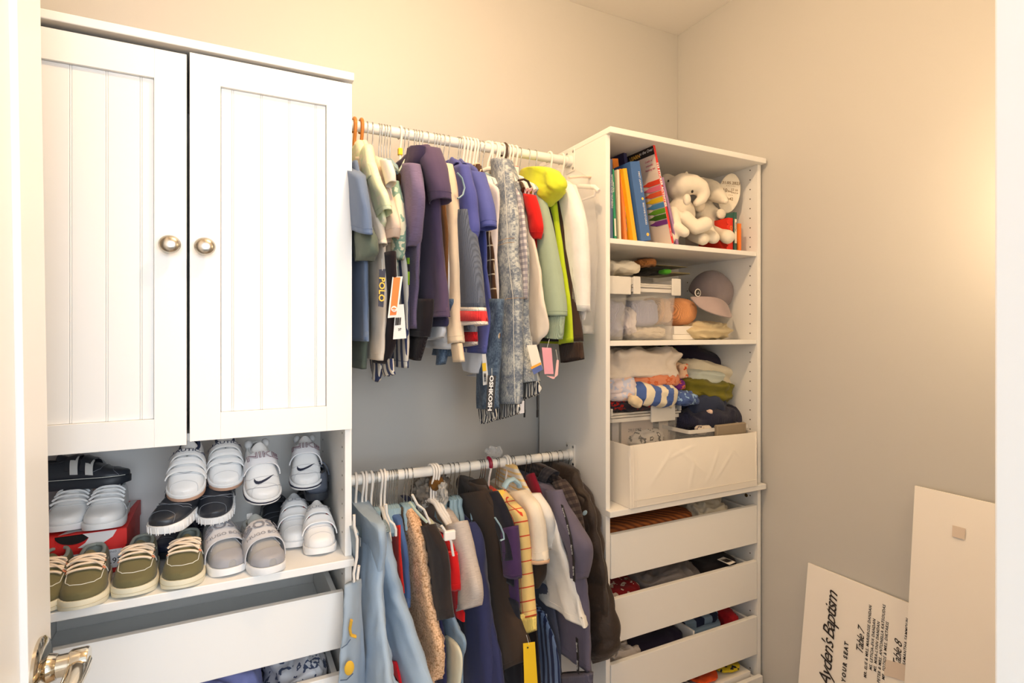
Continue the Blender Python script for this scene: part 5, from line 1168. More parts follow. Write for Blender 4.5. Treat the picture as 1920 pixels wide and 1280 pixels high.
setp(MB().quadbox(onZ(573,1034,CT)+Vector((0,0,.002)), (.0035,.001,0), (0,.002,0), (0,0,.0015)).obj('paper_scrap', plain('scrap', (240,232,220), .8)), 'tiny cream paper scrap on the shelf beside the grey sneaker', 'scrap')
# ================================================================ TOWER CONTENTS
S1, S2 = EYE+.2645, EYE-.025        # shelf tops
M_page = plain('paper_pages', (236,226,206), .8)
def book(label, b, t, Y, thick, depth, c, cover=None, rough=.45, pages=True, zmin=S1, group='books on the top shelf'):
    P0 = onY(b[0], b[1], Y); P1 = onY(t[0], t[1], Y); ez = (P1-P0).normalized(); h = (P1-P0).length; ex = Vector((ez.z, 0, -ez.x))
    lo = min(P0.z, (P0+ex*thick).z); sh = max(0, zmin+.0006-lo); P0 = P0+Vector((0,0,zmin+.0006-lo))
    e = empty('book', P0, label, 'book', group); e.rotation_euler = Matrix(((ex.x,0,ez.x),(0,1,0),(ex.z,0,ez.z))).to_euler()
    m = plain('book_cover', c, rough); w = .0012
    M = MB(); M.box(0, thick, 0, w, 0, h, .0004); M.box(0, w, w, depth, 0, h, 0); M.box(thick-w, thick, w, depth, 0, h, 0)
    M.obj('cover', m, e, False, True)
    if thick > .003: MB().box(w+.0002, thick-w-.0002, w+.0002, depth-.003, .002, h-.003, 0).obj('pages', M_page, e, False, True)
    return e, h
def spine_text(e, txt, size, x, z, mat, down=True, align='CENTER', xs=1.0, y=-.0004, bold=0.0):
    M_ = frame(Vector((x, y, z)), (0,0,-1) if down else (0,0,1), (1,0,0) if down else (-1,0,0)); return lettering(txt, size, M_, mat, e, align, local=True, xs=xs, bold=bold)
M_wt = plain('white_print', (238,238,238), .5)
e, h = book('slim blue grey book against the left side of the top shelf', (1143,444), (1142,292), 1.30, .012, .19, (92,112,150)); spine_text(e, 'WORDS AND NUMBERS', .009, .009, h*.6, M_wt)
e, h = book('short bright green book on the top shelf, second from left', (1152,445), (1147,312), 1.30, .0085, .17, (24,140,98)); spine_text(e, 'story time', .007, .004, h*.75, M_wt)
MB().box(.002, .0075, -.0005, 0, .012, .062, 0).obj('label', M_page, e, False, True)
e, h = book('white paged workbook right of the green book', (1161,446), (1157,312), 1.305, .008, .17, (236,220,196))
e, h = book('tall orange book rising behind the green one', (1166,440), (1148,278), 1.36, .022, .18, (240,140,36))
e, h = book('tallest dark navy book leaning at the back left of the top shelf', (1193,440), (1168,256), 1.375, .012, .23, (44,46,92))
e, h = book('thin orange spined magazine leaning left of the yellow book', (1172,447), (1162,310), 1.31, .009, .20, (232,136,70))
mt, nt, b = base_mat('busy_print', .5); v = nd(nt, 'ShaderNodeTexVoronoi'); v.inputs['Scale'].default_value = 160; nt.links.new(coords(nt, 'Object'), v.inputs[0]); nt.links.new(v.outputs['Color'], b.inputs['Base Color'])
MB().box(.0094, .0098, -.0002, .10, .03, h*.62, 0).obj('cover_print', mt, e, False, True)
e, h = book('bright yellow book leaning beside the blue one', (1188,446), (1168,309), 1.295, .014, .20, (246,180,30))
e, h = book('thick mid blue book with white spine lettering, left of the crayon book', (1203,445), (1181,295), 1.285, .036, .20, (62,104,164))
spine_text(e, 'FIRST LEARNING', .0082, .027, h*.74, M_wt, align='CENTER', xs=1.0); spine_text(e, 'BEDTIME STORIES', .0082, .027, h*.34, M_wt)
for a_ in ((.004, h*.53), (.005, .018)): MB().lathe([(.0001,0),(a_[0],0),(a_[0],.0004),(.0001,.0004)], (.027,0,a_[1]), (0,-1,0), 10).obj('spine_mark', plain('gold_print', (240,190,80), .5), e, False, True)
if False: MB().lathe([(.0001,0),(.005,0),(.005,.0004),(.0001,.0004)], (.027,0,.018), (0,-1,0), 10).obj('spine_mark', plain('gold_print', (240,190,80), .5), e, False, True)
M.x if False else None
e, h = book('white activity book with coloured crayons on its cover and a red spine', (1260,452), (1224,265), 1.28, .007, .215, (240,222,206))
MB().box(-.0002, .0072, -.0008, -.0001, .002, h-.002, 0).obj('spine_strip', plain('spine_red', (222,44,36), .5), e, False, True)
spine_text(e, '123 STICKER ACTIVITIES', .0105, .0035, h*.60, M_wt, y=-.0012, xs=1.18, bold=.0003); spine_text(e, 'wipe clean', .006, .0035, h*.12, M_wt, y=-.0012)
m = MB(); m.box(-.0008, -.0002, .0004, .214, h-.028, h-.0035, 0); m.obj('title_band', M_ink, e, False, True)
CF = lambda y, z: frame(Vector((-.0012, y, z)), (0,-1,0), (0,0,1))
lettering('LEARN', .016, CF(.085, h-.017), plain('gold_print', (240,190,80), .5), e, local=True, bold=.0004); lettering('to the Over', .0125, CF(.034, h-.013), M_wt, e, local=True, shear=.2)
for i, tx_ in enumerate(('Loads of', 'colourful', 'learning fun')): lettering(tx_, .009, CF(.03, h-.042-.0125*i), plain('pink_print', (206,90,120), .5), e, local=True, shear=.3)
cols = [(236,74,48),(238,118,142),(238,98,58),(244,200,40),(88,148,196),(104,160,44),(66,110,32),(124,62,138)]
for i, c in enumerate(cols):
    z = h*.635-i*.0172; k = .0072; y0 = .0005; y1 = .052-.004*i if i > 3 else .054; y1 = .05
    pts = [(y0,z-k),(y1,z-k),(y1+.008,z-k*.62),(y1+.026,z-k*.15),(y1+.026,z+k*.15),(y1+.008,z+k*.62),(y1,z+k),(y0,z+k)]
    vs = [Vector((-.0004, y, zz)) for y, zz in pts]+[Vector((-.0012, y, zz)) for y, zz in pts]; n = 8
    mesh('crayon_picture', vs, [tuple(range(8,16))]+[(j, (j+1)%n, n+(j+1)%n, n+j) for j in range(n)], plain('crayon_%d' % i, c, .45), e, False, None, True)
e, h = book('thin lilac book leaning right of the crayon book', (1269,451), (1240,325), 1.285, .009, .19, (158,124,166))
P = onY(1238,312,1.50); Q = onY(1257,323,1.50); e = empty('book', Vector((P.x-.10, 1.50, Q.z)), 'small dark green book lying flat on top of the books at the back', 'book', 'books on the top shelf')
MB().box(0, .10+Q.x-P.x, 0, .11, 0, .015, .001).obj('cover', plain('green_cover', (52,112,92), .5), e, False, True); lettering('My Elf', .0095, frame(Vector((.112, -.0004, .0075)), (1,0,0), (0,0,1)), M_wt, e, local=True)
# right-hand books
e, h = book('white book with grey and red words, half hidden behind the plush feet', (1338,452), (1336,392), 1.40, .02, .13, (226,216,210))
lettering('the', .012, frame(Vector((.012, -.0006, h*.78)), (1,0,0), (0,0,1)), M_ink, e, local=True); lettering('ns', .012, frame(Vector((.022, -.0006, h*.58)), (1,0,0), (0,0,1)), plain('red_print', (180,30,40), .5), e, local=True)
bx('page_face', .0, .03, -.0004, -.0001, .004, h-.004, plain('book_white', (226,216,210), .5), e, 0).location = (0,0,0)
e, h = book('bright red board book with a wavy edge and yellow title', (1366,461), (1366,399), 1.30, .020, .13, (224,48,30)); spine_text(e, 'Christmas', .014, .011, h*.5, plain('yellow_print', (232,190,60), .5), True)
m = MB(); 
for i in range(6): m.lathe([(.0001,0),(.008,0),(.008,.004),(.0001,.004)], (.001, .0005, .008+i*h*.16), (0,1,0), 12)
m.obj('wavy_edge', plain('book_cover', (224,48,30), .45), e, False, True)
e, h = book('teal and white spined storybook right of the red board book', (1377,461), (1377,388), 1.295, .011, .14, (50,98,90)); MB().box(.001,.010,-.0007,0,h*.2,h*.82,0).obj('spine_label', M_page, e, False, True); spine_text(e, 'Minnie', .011, .0055, h*.62, M_ink, False, y=-.001)
e, h = book('small orange book at the right end of the top shelf', (1385,463), (1385,411), 1.29, .012, .10, (244,124,40))
e, h = book('tall grey book leaning back against the right side panel', (1383,458), (1396,352), 1.40, .006, .15, (170,160,148)); 
# plush elephants
def plush(name, label, blobs, mat, voxel=.0042):
    pts = [(onY(u, v, Y), r, rt) for (u, v, Y, r, rt) in blobs]
    base = Vector((pts[0][0].x, pts[0][0].y, S1)); e = empty(name, base, label, 'stuffed animal', 'white plush elephants')
    m = MB()
    for c, r, rt in pts: m.ell(c, r if isinstance(r, tuple) else (r, r, r), Euler(rt) if rt else None, 20, 12)
    o = m.obj('body', mat, e, True); md = o.modifiers.new('remesh', 'REMESH'); md.mode = 'VOXEL'; md.voxel_size = voxel; md.use_smooth_shade = True
    s_ = o.modifiers.new('smooth', 'SMOOTH'); s_.factor = .6; s_.iterations = 7
    return e
def chain(pts, n=7):
    out = []
    for (a, b) in zip(pts[:-1], pts[1:]):
        for i in range(n): t = i/n; out.append((a[0]+(b[0]-a[0])*t, a[1]+(b[1]-a[1])*t, a[2]+(b[2]-a[2])*t, a[3]+(b[3]-a[3])*t, None))
    out.append((*pts[-1], None)); return out
M_pl = fabric((236,228,212), 'plush'); M_eye = plain('black_eye', (16,14,14), .12)
el = plush('plush_elephant', 'white plush elephant on the left with its trunk curled over, leaning on the lilac book',
    [(1276,402,1.37,(.050,.044,.056),None), (1273,352,1.36,(.046,.042,.038),(0,0,.3)), (1258,425,1.33,(.026,.03,.022),None)]
    +chain([(1280,347,1.34,.038),(1298,345,1.325,.031),(1313,351,1.315,.0255),(1320,363,1.31,.020),(1316,374,1.31,.016),(1307,380,1.312,.013)])
    +chain([(1262,398,1.33,.019),(1268,425,1.29,.018),(1284,436,1.265,.015)])+chain([(1285,408,1.31,.022),(1305,428,1.285,.020),(1322,420,1.272,.0235)])
    +chain([(1262,345,1.38,.024),(1250,338,1.40,.022)])+chain([(1252,436,1.34,.020),(1262,445,1.30,.018)])+[(1288,374,1.30,(.014,.012,.02),None)], M_pl)
def eye(e, u, v, Y, r=.0042): MB().ell(onY(u, v, Y), (r*.8, r*.6, r), Euler((0,.5,0))).obj('eye', M_eye, e, True)
eye(el, 1298, 359, 1.297, .0052); eye(el, 1253, 339, 1.352)
MB().ell(onY(1287,328,1.35), (.006,.006,.012)).obj('tuft', M_pl, el, True)
e2 = plush('plush_elephant', 'white plush elephant on the right with birth details written inside its ear',
    [(1322,408,1.40,(.050,.044,.056),None), (1325,356,1.40,(.044,.040,.038),None), (1310,385,1.37,(.024,.02,.022),None)]
    +chain([(1334,357,1.375,.034),(1344,365,1.345,.026),(1352,371,1.325,.019),(1360,377,1.305,.011)])
    +chain([(1318,420,1.37,.026),(1330,440,1.31,.022),(1338,446,1.285,.0195)])+chain([(1340,425,1.38,.024),(1356,440,1.33,.020),(1364,444,1.295,.0235)])
    +chain([(1300,440,1.34,.022),(1318,448,1.29,.020)])+[(1316,343,1.41,(.03,.02,.02),None), (1340,400,1.37,(.014,.02,.022),None)], M_pl)
eye(e2, 1334, 351, 1.352); 
EC = onY(1367,362,1.335); EA = Vector((.84,-.54,-.1)).normalized(); EU = Vector((.20,0,.98)).normalized(); EN = EA.cross(EU).normalized()
m = MB(); R3 = Matrix((EA, EN, EU)).transposed(); m.ell((0,0,0), (.036,.0075,.069), None, 32, 20); m.xform(Matrix.Translation(EC)@R3.to_4x4()); m.obj('ear', fabric((238,230,214), 'plush'), e2, True)
m = MB(); m.ell((0,0,0), (.020,.010,.017), None, 20, 12); m.xform(Matrix.Translation(onY(1352,401,1.335))); m.obj('ear_fold', fabric((238,230,214), 'plush'), e2, True)
gold_i = plain('gold_thread', (132,104,60), .5)
for tx_, dx, dz, sz in (('31.05.2023', 0, .032, .0145), ('\u2022 \u2022 \u2022 \u2022 \u2022 \u2022', 0, .0215, .009), ('10', -.0165, .006, .0175), ('lbs', -.002, .003, .0095), ('|', .005, .007, .018), ('2 oz', .0165, .0095, .011), ('19.5 in', .0165, -.001, .0085), ('\u2022 \u2022 \u2022', .004, -.010, .009), ('00h42', -.002, -.023, .014)):
    q = EC+EA*dx+EU*dz-EN*0; nn = EN if EN.y < 0 else -EN; q = q+nn*(.0080*math.sqrt(max(.05, 1-(dx/.0345)**2-(dz/.066)**2))+.0012)
    lettering(tx_, sz, frame(q, EA, EU), gold_i, e2, xs=.92)

# ---- second shelf
mcl, nt, b = base_mat('clear_bin_plastic', .18); b.inputs['Base Color'].default_value = (.92,.91,.89,1); b.inputs['Alpha'].default_value = .13; b.inputs['Specular IOR Level'].default_value = .7
mcf, nt, b = base_mat('frosted_bin_plastic', .3); b.inputs['Base Color'].default_value = (.90,.88,.84,1); b.inputs['Alpha'].default_value = .62
def bin_(label, x0, x1, y0, y1, z0, z1, lid=True, taper=.012, clips=(), clipmat=None, cat='storage bin'):
    e = empty('clear_bin', ((x0+x1)/2, (y0+y1)/2, z0), label, cat, 'clear plastic bins'); w = .0022; zz = z1-(.038 if lid else .0)
    def ring(k, z, ins=0): return [Vector((x0+k+ins, y0+k+ins, z)), Vector((x1-k-ins, y0+k+ins, z)), Vector((x1-k-ins, y1-k-ins, z)), Vector((x0+k+ins, y1-k-ins, z))]
    def sm(r, c=.012, n=3):
        out = []
        for i in range(4):
            p, a, b_ = r[i], r[i-1], r[(i+1)%4]; da = (a-p).normalized()*c; db = (b_-p).normalized()*c
            for j in range(n+1): t = j/n; out.append((p+da)*(1-t)**2+p*2*t*(1-t)+(p+db)*t*t)
        return out
    R_ = [sm(ring(taper, z0)), sm(ring(0, zz)), sm(ring(w, zz)), sm(ring(taper+w, z0+w))]; n = len(R_[0]); vs = sum(R_, []); fs = []
    for i in range(3):
        for k in range(n): fs.append((i*n+k, i*n+(k+1)%n, (i+1)*n+(k+1)%n, (i+1)*n+k))
    fs += [tuple(range(n-1,-1,-1)), tuple(3*n+k for k in range(n))]
    mesh('bin_body', vs, fs, mcl, e, False)
    m = MB(); a = sm(ring(-.003, zz-.010)); b_ = sm(ring(-.003, zz+.001)); c_ = sm(ring(.002, zz+.001)); d_ = sm(ring(.002, zz-.010)); v4 = a+b_+c_+d_
    m.add(v4, [(i*n+k, i*n+(k+1)%n, ((i+1)%4)*n+(k+1)%n, ((i+1)%4)*n+k) for i in range(4) for k in range(n)]); m.obj('rim', mcf, e)
    if lid:
        m = MB(); m.box(x0-.005, x1+.005, y0-.005, y1+.005, zz+.003, zz+.009, .002); m.box(x0+.004, x1-.004, y0+.004, y1-.004, zz+.010, zz+.016, .002)
        m.box(x0-.006, x0+.002, y0-.006, y1+.006, zz+.010, z1-.006, .002); m.box(x1-.002, x1+.006, y0-.006, y1+.006, zz+.010, z1-.006, .002); m.obj('lid', mcf, e)
    for (a_, b2) in clips:
        MB().box(a_, b2, y0-.011, y0-.0055, zz-.018, z1-.004, .002).obj('clip', clipmat or mcf, e)
    return e
def X1(u, Y): return ratio(u)*Y
lav = fabric((158,162,194), 'knit'); peach = fabric((236,166,112), 'knit'); wht = fabric((238,232,222)); 
def item(name, label, cat, u0, v0, u1, v1, Y, dy, mat, group=None, seed=0, amp=.012, freq=16, p=.6, zf=None, **k):
    P = onY(u0, v0, Y); Q = onY(u1, v1, Y); c = Vector(((P.x+Q.x)/2, Y+dy/2, (P.z+Q.z)/2)); r = (abs(Q.x-P.x)/2, dy/2, abs(P.z-Q.z)/2)
    if zf is not None: zt = max(P.z, Q.z); c.z = (zt+zf)/2; r = (r[0], r[1], (zt-zf)/2)
    o = soft(name, c, r, mat, None, seed, amp, freq, p, **k); setp(o, label, cat, group); return o
bin_('clear plastic bin with knitted hats inside, lid clipped on, on the middle shelf', X1(1186,1.31)-.0, X1(1270,1.31), 1.31, 1.60, S2+.0008, EYE+.168, clips=((X1(1186,1.31)-.004, X1(1197,1.31)), (X1(1256,1.31), X1(1270,1.31)+.005)), taper=.010)
bin_('second clear plastic bin left of it, cut off by the side panel, middle shelf', .972, X1(1181,1.31)-.003, 1.31, 1.60, S2+.0008, EYE+.166, clips=((.975, X1(1181,1.31)-.004),), taper=.010)
G2 = 'hats and cloths on the middle shelf'
item('knit_hat', 'lavender ribbed knitted hat in the left clear bin', 'hat', 1140, 560, 1180, 632, 1.345, .16, lav, G2, 11, .014, 18, layers=1)
item('knit_hat', 'lavender blue ribbed knitted hat standing in the right clear bin', 'hat', 1193, 560, 1240, 612, 1.34, .12, lav, G2, 12, .006, 14, p=.4)
item('muslin_cloth', 'pale crumpled cloth at the bottom of the right clear bin', 'cloth', 1190, 612, 1262, 636, 1.33, .2, fabric((206,194,174)), G2, 13, .012, 30, zf=S2+.0045)
item('baby_hat', 'white baby hat between the two knitted hats in the clear bins', 'hat', 1176, 575, 1200, 628, 1.335, .1, fabric((220,212,214)), G2, 14, .012, 24)
item('baby_hat', 'peach ribbed baby hat deeper inside the right clear bin', 'hat', 1238, 556, 1266, 608, 1.36, .12, fabric((222,178,140), 'knit'), G2, 15, .006, 20)
item('plastic_bag', 'white crumpled bag lying on the lids under the books', 'bag', 1146, 482, 1216, 516, 1.33, .22, plain('bag_white', (236,228,210), .5), None, 16, .012, 14, p=.7)
item('knit_strap', 'orange ribbed cloth folded behind the white bag', 'cloth', 1211, 482, 1236, 501, 1.44, .10, fabric((214,144,86), 'knit'), G2, 17, .008, 20)
item('folded_cloth', 'black cloth lying behind the bin lids', 'cloth', 1215, 498, 1262, 514, 1.44, .12, fabric((42,40,34)), G2, 18, .008, 16)
item('bib', 'small bright green and white cloth behind the bin lids', 'cloth', 1246, 503, 1262, 514, 1.41, .04, fabric((92,188,54)), G2, 19, .004, 20)
for (u0, v0, u1, v1, lab) in ((1234,496,1290,501,'thin pale flat tray lying behind the bin lids, upper one'), (1242,508,1294,514,'thin clear tray lying behind the bin lids, lower one')):
    P = onY(u0, v0, 1.44); Q = onY(u1, v1, 1.44); setp(bx('flat_tray', P.x, Q.x, 1.44, 1.60, Q.z, P.z, plain('tray_olive', (150,140,104), .4)), lab, 'tray')
item('knit_hat', 'peach orange ribbed knitted hat right of the clear bins', 'hat', 1272, 556, 1318, 611, 1.34, .13, peach, G2, 20, .005, 12, p=.75, tilt=.0)
for i, (v0, v1) in enumerate(((611,628),(628.5,638))):
    P = onY(1264 if i == 0 else 1262, v0, 1.345); Q = onY(1308 if i == 0 else 1305, v1, 1.345)
    z0, z1 = (S2+.0175, P.z) if i == 0 else (S2+.0006, S2+.017)
    setp(bx('flat_box', P.x, Q.x, 1.345, 1.50, z0, z1, plain('white_card', (236,232,226), .6)), ('upper thicker' if i == 0 else 'lower flatter')+' white box of the two stacked under the peach hat', 'box', 'white boxes on the middle shelf')
item('folded_trousers', 'cream khaki folded cloth under the grey cap', 'cloth', 1309, 602, 1384, 637, 1.30, .2, fabric((212,196,158)), G2, 21, .012, 20, layers=2, zf=S2+.001)
# cap
cp = empty('baseball_cap', onY(1335,600,1.36), 'grey baseball cap with a round badge leaning against the right side panel', 'cap')
gc = fabric((140,130,134), 'weave'); gv = fabric((166,150,150), 'weave')
C0 = onY(1334,545,1.42); vs = []; fs = []; n, mm = 36, 14; A = Euler((math.radians(30), math.radians(10), math.radians(-20))).to_matrix()
for i in range(mm+1):
    a = PI/2*1.08*i/mm
    for k in range(n):
        b_ = 2*PI*k/n; seam = 1-.018*abs(math.sin(b_*3))**.3*0+.012*abs(math.cos(b_*3)); r = Vector((.074*math.sin(a)*math.cos(b_), .082*math.sin(a)*math.sin(b_), .078*math.cos(a)-.01))
        r *= 1-.012*(abs(math.sin(b_*3)) < .12) if i < mm else 1
        P = r*12; r += r.normalized()*noise.noise(P+Vector((4,4,4)))*.006; vs.append(C0+A@r)
fs = [(i*n+k, (i+1)*n+k, (i+1)*n+(k+1)%n, i*n+(k+1)%n) for i in range(mm) for k in range(n)]
o = mesh('crown', vs, fs, gc, cp, True, [(v.x, v.z) for v in vs]); md = o.modifiers.new('th', 'SOLIDIFY'); md.thickness = .002
vs = []; fs = []; n, mm = 20, 10
L0, L1, R0, R1 = onY(1295,556,1.335), onY(1316,594,1.285), onY(1366,574,1.345), onY(1379,606,1.30)
for lay in (0, 1):
    for i in range(mm+1):
        t = i/mm
        for k in range(n+1):
            s_ = k/n; a = L0.lerp(R0, s_); b_ = L1.lerp(R1, s_); ext = math.sin(PI*s_)**.45
            p = a.lerp(b_, t*(.12+.88*ext)); p += Vector((0,-1,.35))*(.030*math.sin(PI*s_))*(1) + Vector((0,.002,-.002))*lay; vs.append(p)
w = n+1; M0 = (mm+1)*w
for i in range(mm):
    for k in range(n): q = i*w+k; fs += [(q, q+w, q+w+1, q+1), (M0+q, M0+q+1, M0+q+w+1, M0+q+w)]
for k in range(n): fs += [(mm*w+k, M0+mm*w+k, M0+mm*w+k+1, mm*w+k+1)]
mesh('visor', vs, fs, gv, cp, True, [(v.x, v.z) for v in vs], auto=math.radians(60))
bc_ = onY(1308,549,1.325); ax = Vector((-.25,-1,.25))
MB().lathe([(.0001,0),(.0128,0),(.0128,.0016),(.0112,.002),(.0001,.002)], bc_, ax, 28).obj('badge', plain('badge_white', (232,226,220), .5), cp, True)
MB().lathe([(.0098,0),(.0104,.0006),(.0098,.0008)], bc_+ax.normalized()*.0018, ax, 28).lathe([(.0001,0),(.0072,0),(.0072,.0006),(.0001,.0006)], bc_+ax.normalized()*.0018, ax, 24).obj('badge_ring', M_ink, cp, True)
fz = frame(bc_+ax.normalized()*.0028, Vector((1,-.25,0)), Vector((0,.25,1)))
for i, tx_ in enumerate(('THE', 'CAP', 'SINCE')): lettering(tx_, .0036, fz@Matrix.Translation((0,.0036-.0036*i,0)), M_wt, cp)

# ---- fabric box and piles on the counter level
fb = empty('fabric_box', ((1.012+1.527)/2, 1.42, CT), 'large white fabric storage box with slanted creases on the counter of the right tower', 'storage box')
mfb, nt, b = base_mat('white_canvas', .75); b.inputs['Base Color'].default_value = lin((238,232,222)); w_ = noise_n(nt, coords(nt, 'Object', (1,1,1)), 500, 3); bump(nt, b, w_, .15, .0005)
x0, x1, y0, y1, z0, z1 = 1.010, 1.527, 1.246, 1.60, CT+.0008, EYE-.321
def sheet(name, f, nx, nz, th=.003, nrm=(0,-1,0)):
    vs = []; fs = []
    for lay in (0, 1):
        for i in range(nz+1):
            for k in range(nx+1): vs.append(f(k/nx, i/nz)+Vector(nrm)*(-th*lay))
    w = nx+1; M0 = (nz+1)*w
    for i in range(nz):
        for k in range(nx): q = i*w+k; fs += [(q, q+1, q+w+1, q+w), (M0+q, M0+q+w, M0+q+w+1, M0+q+1)]
    for k in range(nx): fs += [(k, M0+k, M0+k+1, k+1), (nz*w+k, nz*w+k+1, M0+nz*w+k+1, M0+nz*w+k)]
    for i in range(nz): fs += [(i*w, i*w+w, M0+i*w+w, M0+i*w), (i*w+nx, M0+i*w+nx, M0+i*w+w+nx, i*w+w+nx)]
    return mesh(name, vs, fs, mfb, fb, True, auto=math.radians(40))
def crease(s, t):
    d = 0
    for (a, b_, c, e_) in ((.12,.25,.33,.95),(.42,.1,.47,.7),(.33,.9,.56,.35),(.55,.15,.68,.85),(.80,.75,.62,.2),(.72,.9,.88,.5),(.25,.7,.5,.9)):
        vx, vz = c-a, e_-b_; L_ = vx*vx+vz*vz; q = max(0, min(1, ((s-a)*vx+(t-b_)*vz)/L_)); dd = math.hypot((s-a-vx*q)*.517, (t-b_-vz*q)*.18)
        d += .0021*math.exp(-(dd/.005)**2)*math.sin(PI*q)
    return d
sheet('front_panel', lambda s, t: Vector((x0+(x1-x0)*s, y0-.006*math.sin(PI*t)*math.sin(PI*s)-crease(s, t)+(.004*t), z0+(z1-z0)*t+(.003*math.sin(s*5) if t > .99 else 0))), 90, 36)
sheet('side_panel', lambda s, t: Vector((x0+.003*math.sin(PI*t), y1+(y0-y1)*s, z0+(z1-z0)*t)), 12, 8, nrm=(-1,0,0))
sheet('side_panel', lambda s, t: Vector((x1-.002, y0+(y1-y0)*s, z0+(z1-z0)*t)), 12, 8, nrm=(1,0,0))
sheet('back_panel', lambda s, t: Vector((x1+(x0-x1)*s, y1, z0+(z1-z0)*t)), 8, 4, nrm=(0,1,0)); bx('base_panel', x0+.004, x1-.004, y0+.004, y1-.004, z0, z0+.004, mfb, fb, 0)
m = MB(); m.tube([(x0+.010, y0-.0035, z0+.002), (x0+.010, y0-.0035, z1-.001)], .0012, 6); m.tube([(x0+.022, y0-.004, z0+.002), (x0+.022, y0-.0025, z1-.001)], .0007, 6); m.tube([(x0+.01, y0-.0045, z0+.022), (x1-.01, y0-.0045, z0+.022)], .0008, 6); m.obj('hem_seam', mfb, fb, True)
bin_('clear plastic bin with papers inside standing in the left of the fabric box', 1.020, X1(1273,1.345), 1.345, 1.58, z0+.005, EYE-.222, clips=((X1(1217,1.345), X1(1262,1.345)),), taper=.012)
bin_('open clear plastic bin with a grey brown latch in the right of the fabric box', X1(1281,1.30), 1.518, 1.275, 1.58, z0+.03, EYE-.302, lid=False, taper=.008)
lt_ = bpy.data.objects.get('clear_bin.003')
P = onY(1342,798,1.268); Q = onY(1397,816,1.268); MB().box(P.x, Q.x, 1.262, 1.276, Q.z-.0, P.z+.002, .004).obj('latch', plain('taupe_plastic', (146,132,112), .45), lt_)
GP = 'clothes piled in the lower compartment'
pc = empty('paper_packet', onY(1210,826,1.36), 'papers and cards standing inside the left clear bin', 'papers')
for i, (u0, v0, u1, v1, Y, c) in enumerate(((1165,776,1224,832,1.40,(226,208,196)), (1148,778,1160,832,1.37,(176,174,178)), (1236,790,1256,832,1.39,(224,212,200)), (1226,783,1262,832,1.44,(170,156,146)))):
    P = onY(u0, v0, Y); Q = onY(u1, v1, Y); bx('sheet', max(P.x, 1.03), Q.x, Y, Y+.003, Q.z, P.z, plain('paper_%d' % i, c, .7), pc, 0)
lettering('29|11083', .014, frame(onY(1190,806,1.398), (1,0,0), (0,0,1)), M_ink, pc)
item('bandana_cloth', 'black and white bandana print cloth at the front of the left clear bin', 'cloth', 1190, 812, 1252, 836, 1.365, .08, fabric((230,222,214), 'print', (48,44,46)), GP, 31, .01, 26)
item('folded_tee', 'white folded tee on top of the left pile', 'cloth', 1149, 652, 1294, 712, 1.33, .24, fabric((238,226,212)), GP, 32, .018, 9, p=.5, layers=1)
item('folded_tee', 'black cloth with neon green print behind the top white tee', 'cloth', 1222, 650, 1290, 672, 1.46, .1, fabric((54,58,48), 'print', (110,190,60)), GP, 33, .008, 14)
item('folded_tee', 'coral orange cloth under the top white tee', 'cloth', 1190, 700, 1290, 728, 1.33, .22, fabric((226,146,110), 'print', (214,112,70)), GP, 34, .012, 14)
item('folded_tee', 'orange printed cloth poking out at the right of the left pile', 'cloth', 1278, 680, 1297, 712, 1.36, .14, fabric((232,196,164), 'print', (222,84,42)), GP, 35, .008, 18, layers=1)
item('folded_tee', 'purple and orange cloth under the coral one', 'cloth', 1262, 710, 1296, 736, 1.35, .16, fabric((116,48,134), 'print', (226,120,70)), GP, 36, .008, 18)
item('folded_tee', 'soft white pink tie-dyed cloth at the left of the pile', 'cloth', 1143, 706, 1208, 756, 1.325, .22, fabric((232,222,228), 'camo', (206,212,236), c3=(238,206,190)), GP, 37, .014, 10)
item('striped_tee', 'blue and cream striped cloth draped over the front of the left pile', 'cloth', 1198, 722, 1290, 762, 1.305, .2, fabric((232,222,198), 'stripe_v', (78,104,168), period=.05), GP, 38, .016, 13, rz=-.15, tilt=.12)
item('printed_tee', 'blue cloth with light blue bubble lettering right of the striped one', 'cloth', 1276, 736, 1322, 760, 1.30, .12, fabric((74,96,150), 'print', (150,186,222)), GP, 39, .010, 22, tilt=.1)
item('folded_tee', 'black cloth with a red stitched edge above the clear bin lid', 'cloth', 1143, 750, 1272, 768, 1.335, .22, fabric((50,44,54), 'print', (170,40,36)), GP, 40, .012, 14, tilt=.02)
item('strap_cloth', 'cream strip of cloth crossing the black cloth', 'cloth', 1186, 745, 1208, 762, 1.30, .03, fabric((226,208,176)), GP, 41, .004, 20, tilt=.5)
item('visor_cap', 'dark navy cap brim on top of the right pile', 'cap', 1276, 656, 1396, 704, 1.42, .16, fabric((44,40,58)), GP, 42, .008, 10, p=.8, tilt=.36)
item('folded_jumper', 'cream folded jumper under the navy cap brim', 'cloth', 1296, 682, 1406, 722, 1.37, .22, fabric((230,220,196)), GP, 43, .010, 10, layers=1, tilt=.22)
item('folded_jumper', 'pale mint folded jumper on the right pile', 'cloth', 1298, 694, 1376, 722, 1.35, .22, fabric((206,214,204)), GP, 44, .008, 12, layers=1, tilt=.12)
item('folded_shorts', 'olive green folded shorts on the right pile', 'cloth', 1290, 714, 1397, 752, 1.33, .22, fabric((118,112,38)), GP, 45, .014, 14, tilt=.12, layers=1)
item('folded_cloth', 'light blue cloth end hanging at the right of the pile', 'cloth', 1378, 742, 1398, 782, 1.36, .14, fabric((184,196,204)), GP, 46, .01, 18)
item('folded_jumper', 'dark navy folded jumper with a small white logo', 'cloth', 1294, 738, 1380, 786, 1.33, .22, fabric((50,58,82)), GP, 47, .018, 14, tilt=.05)
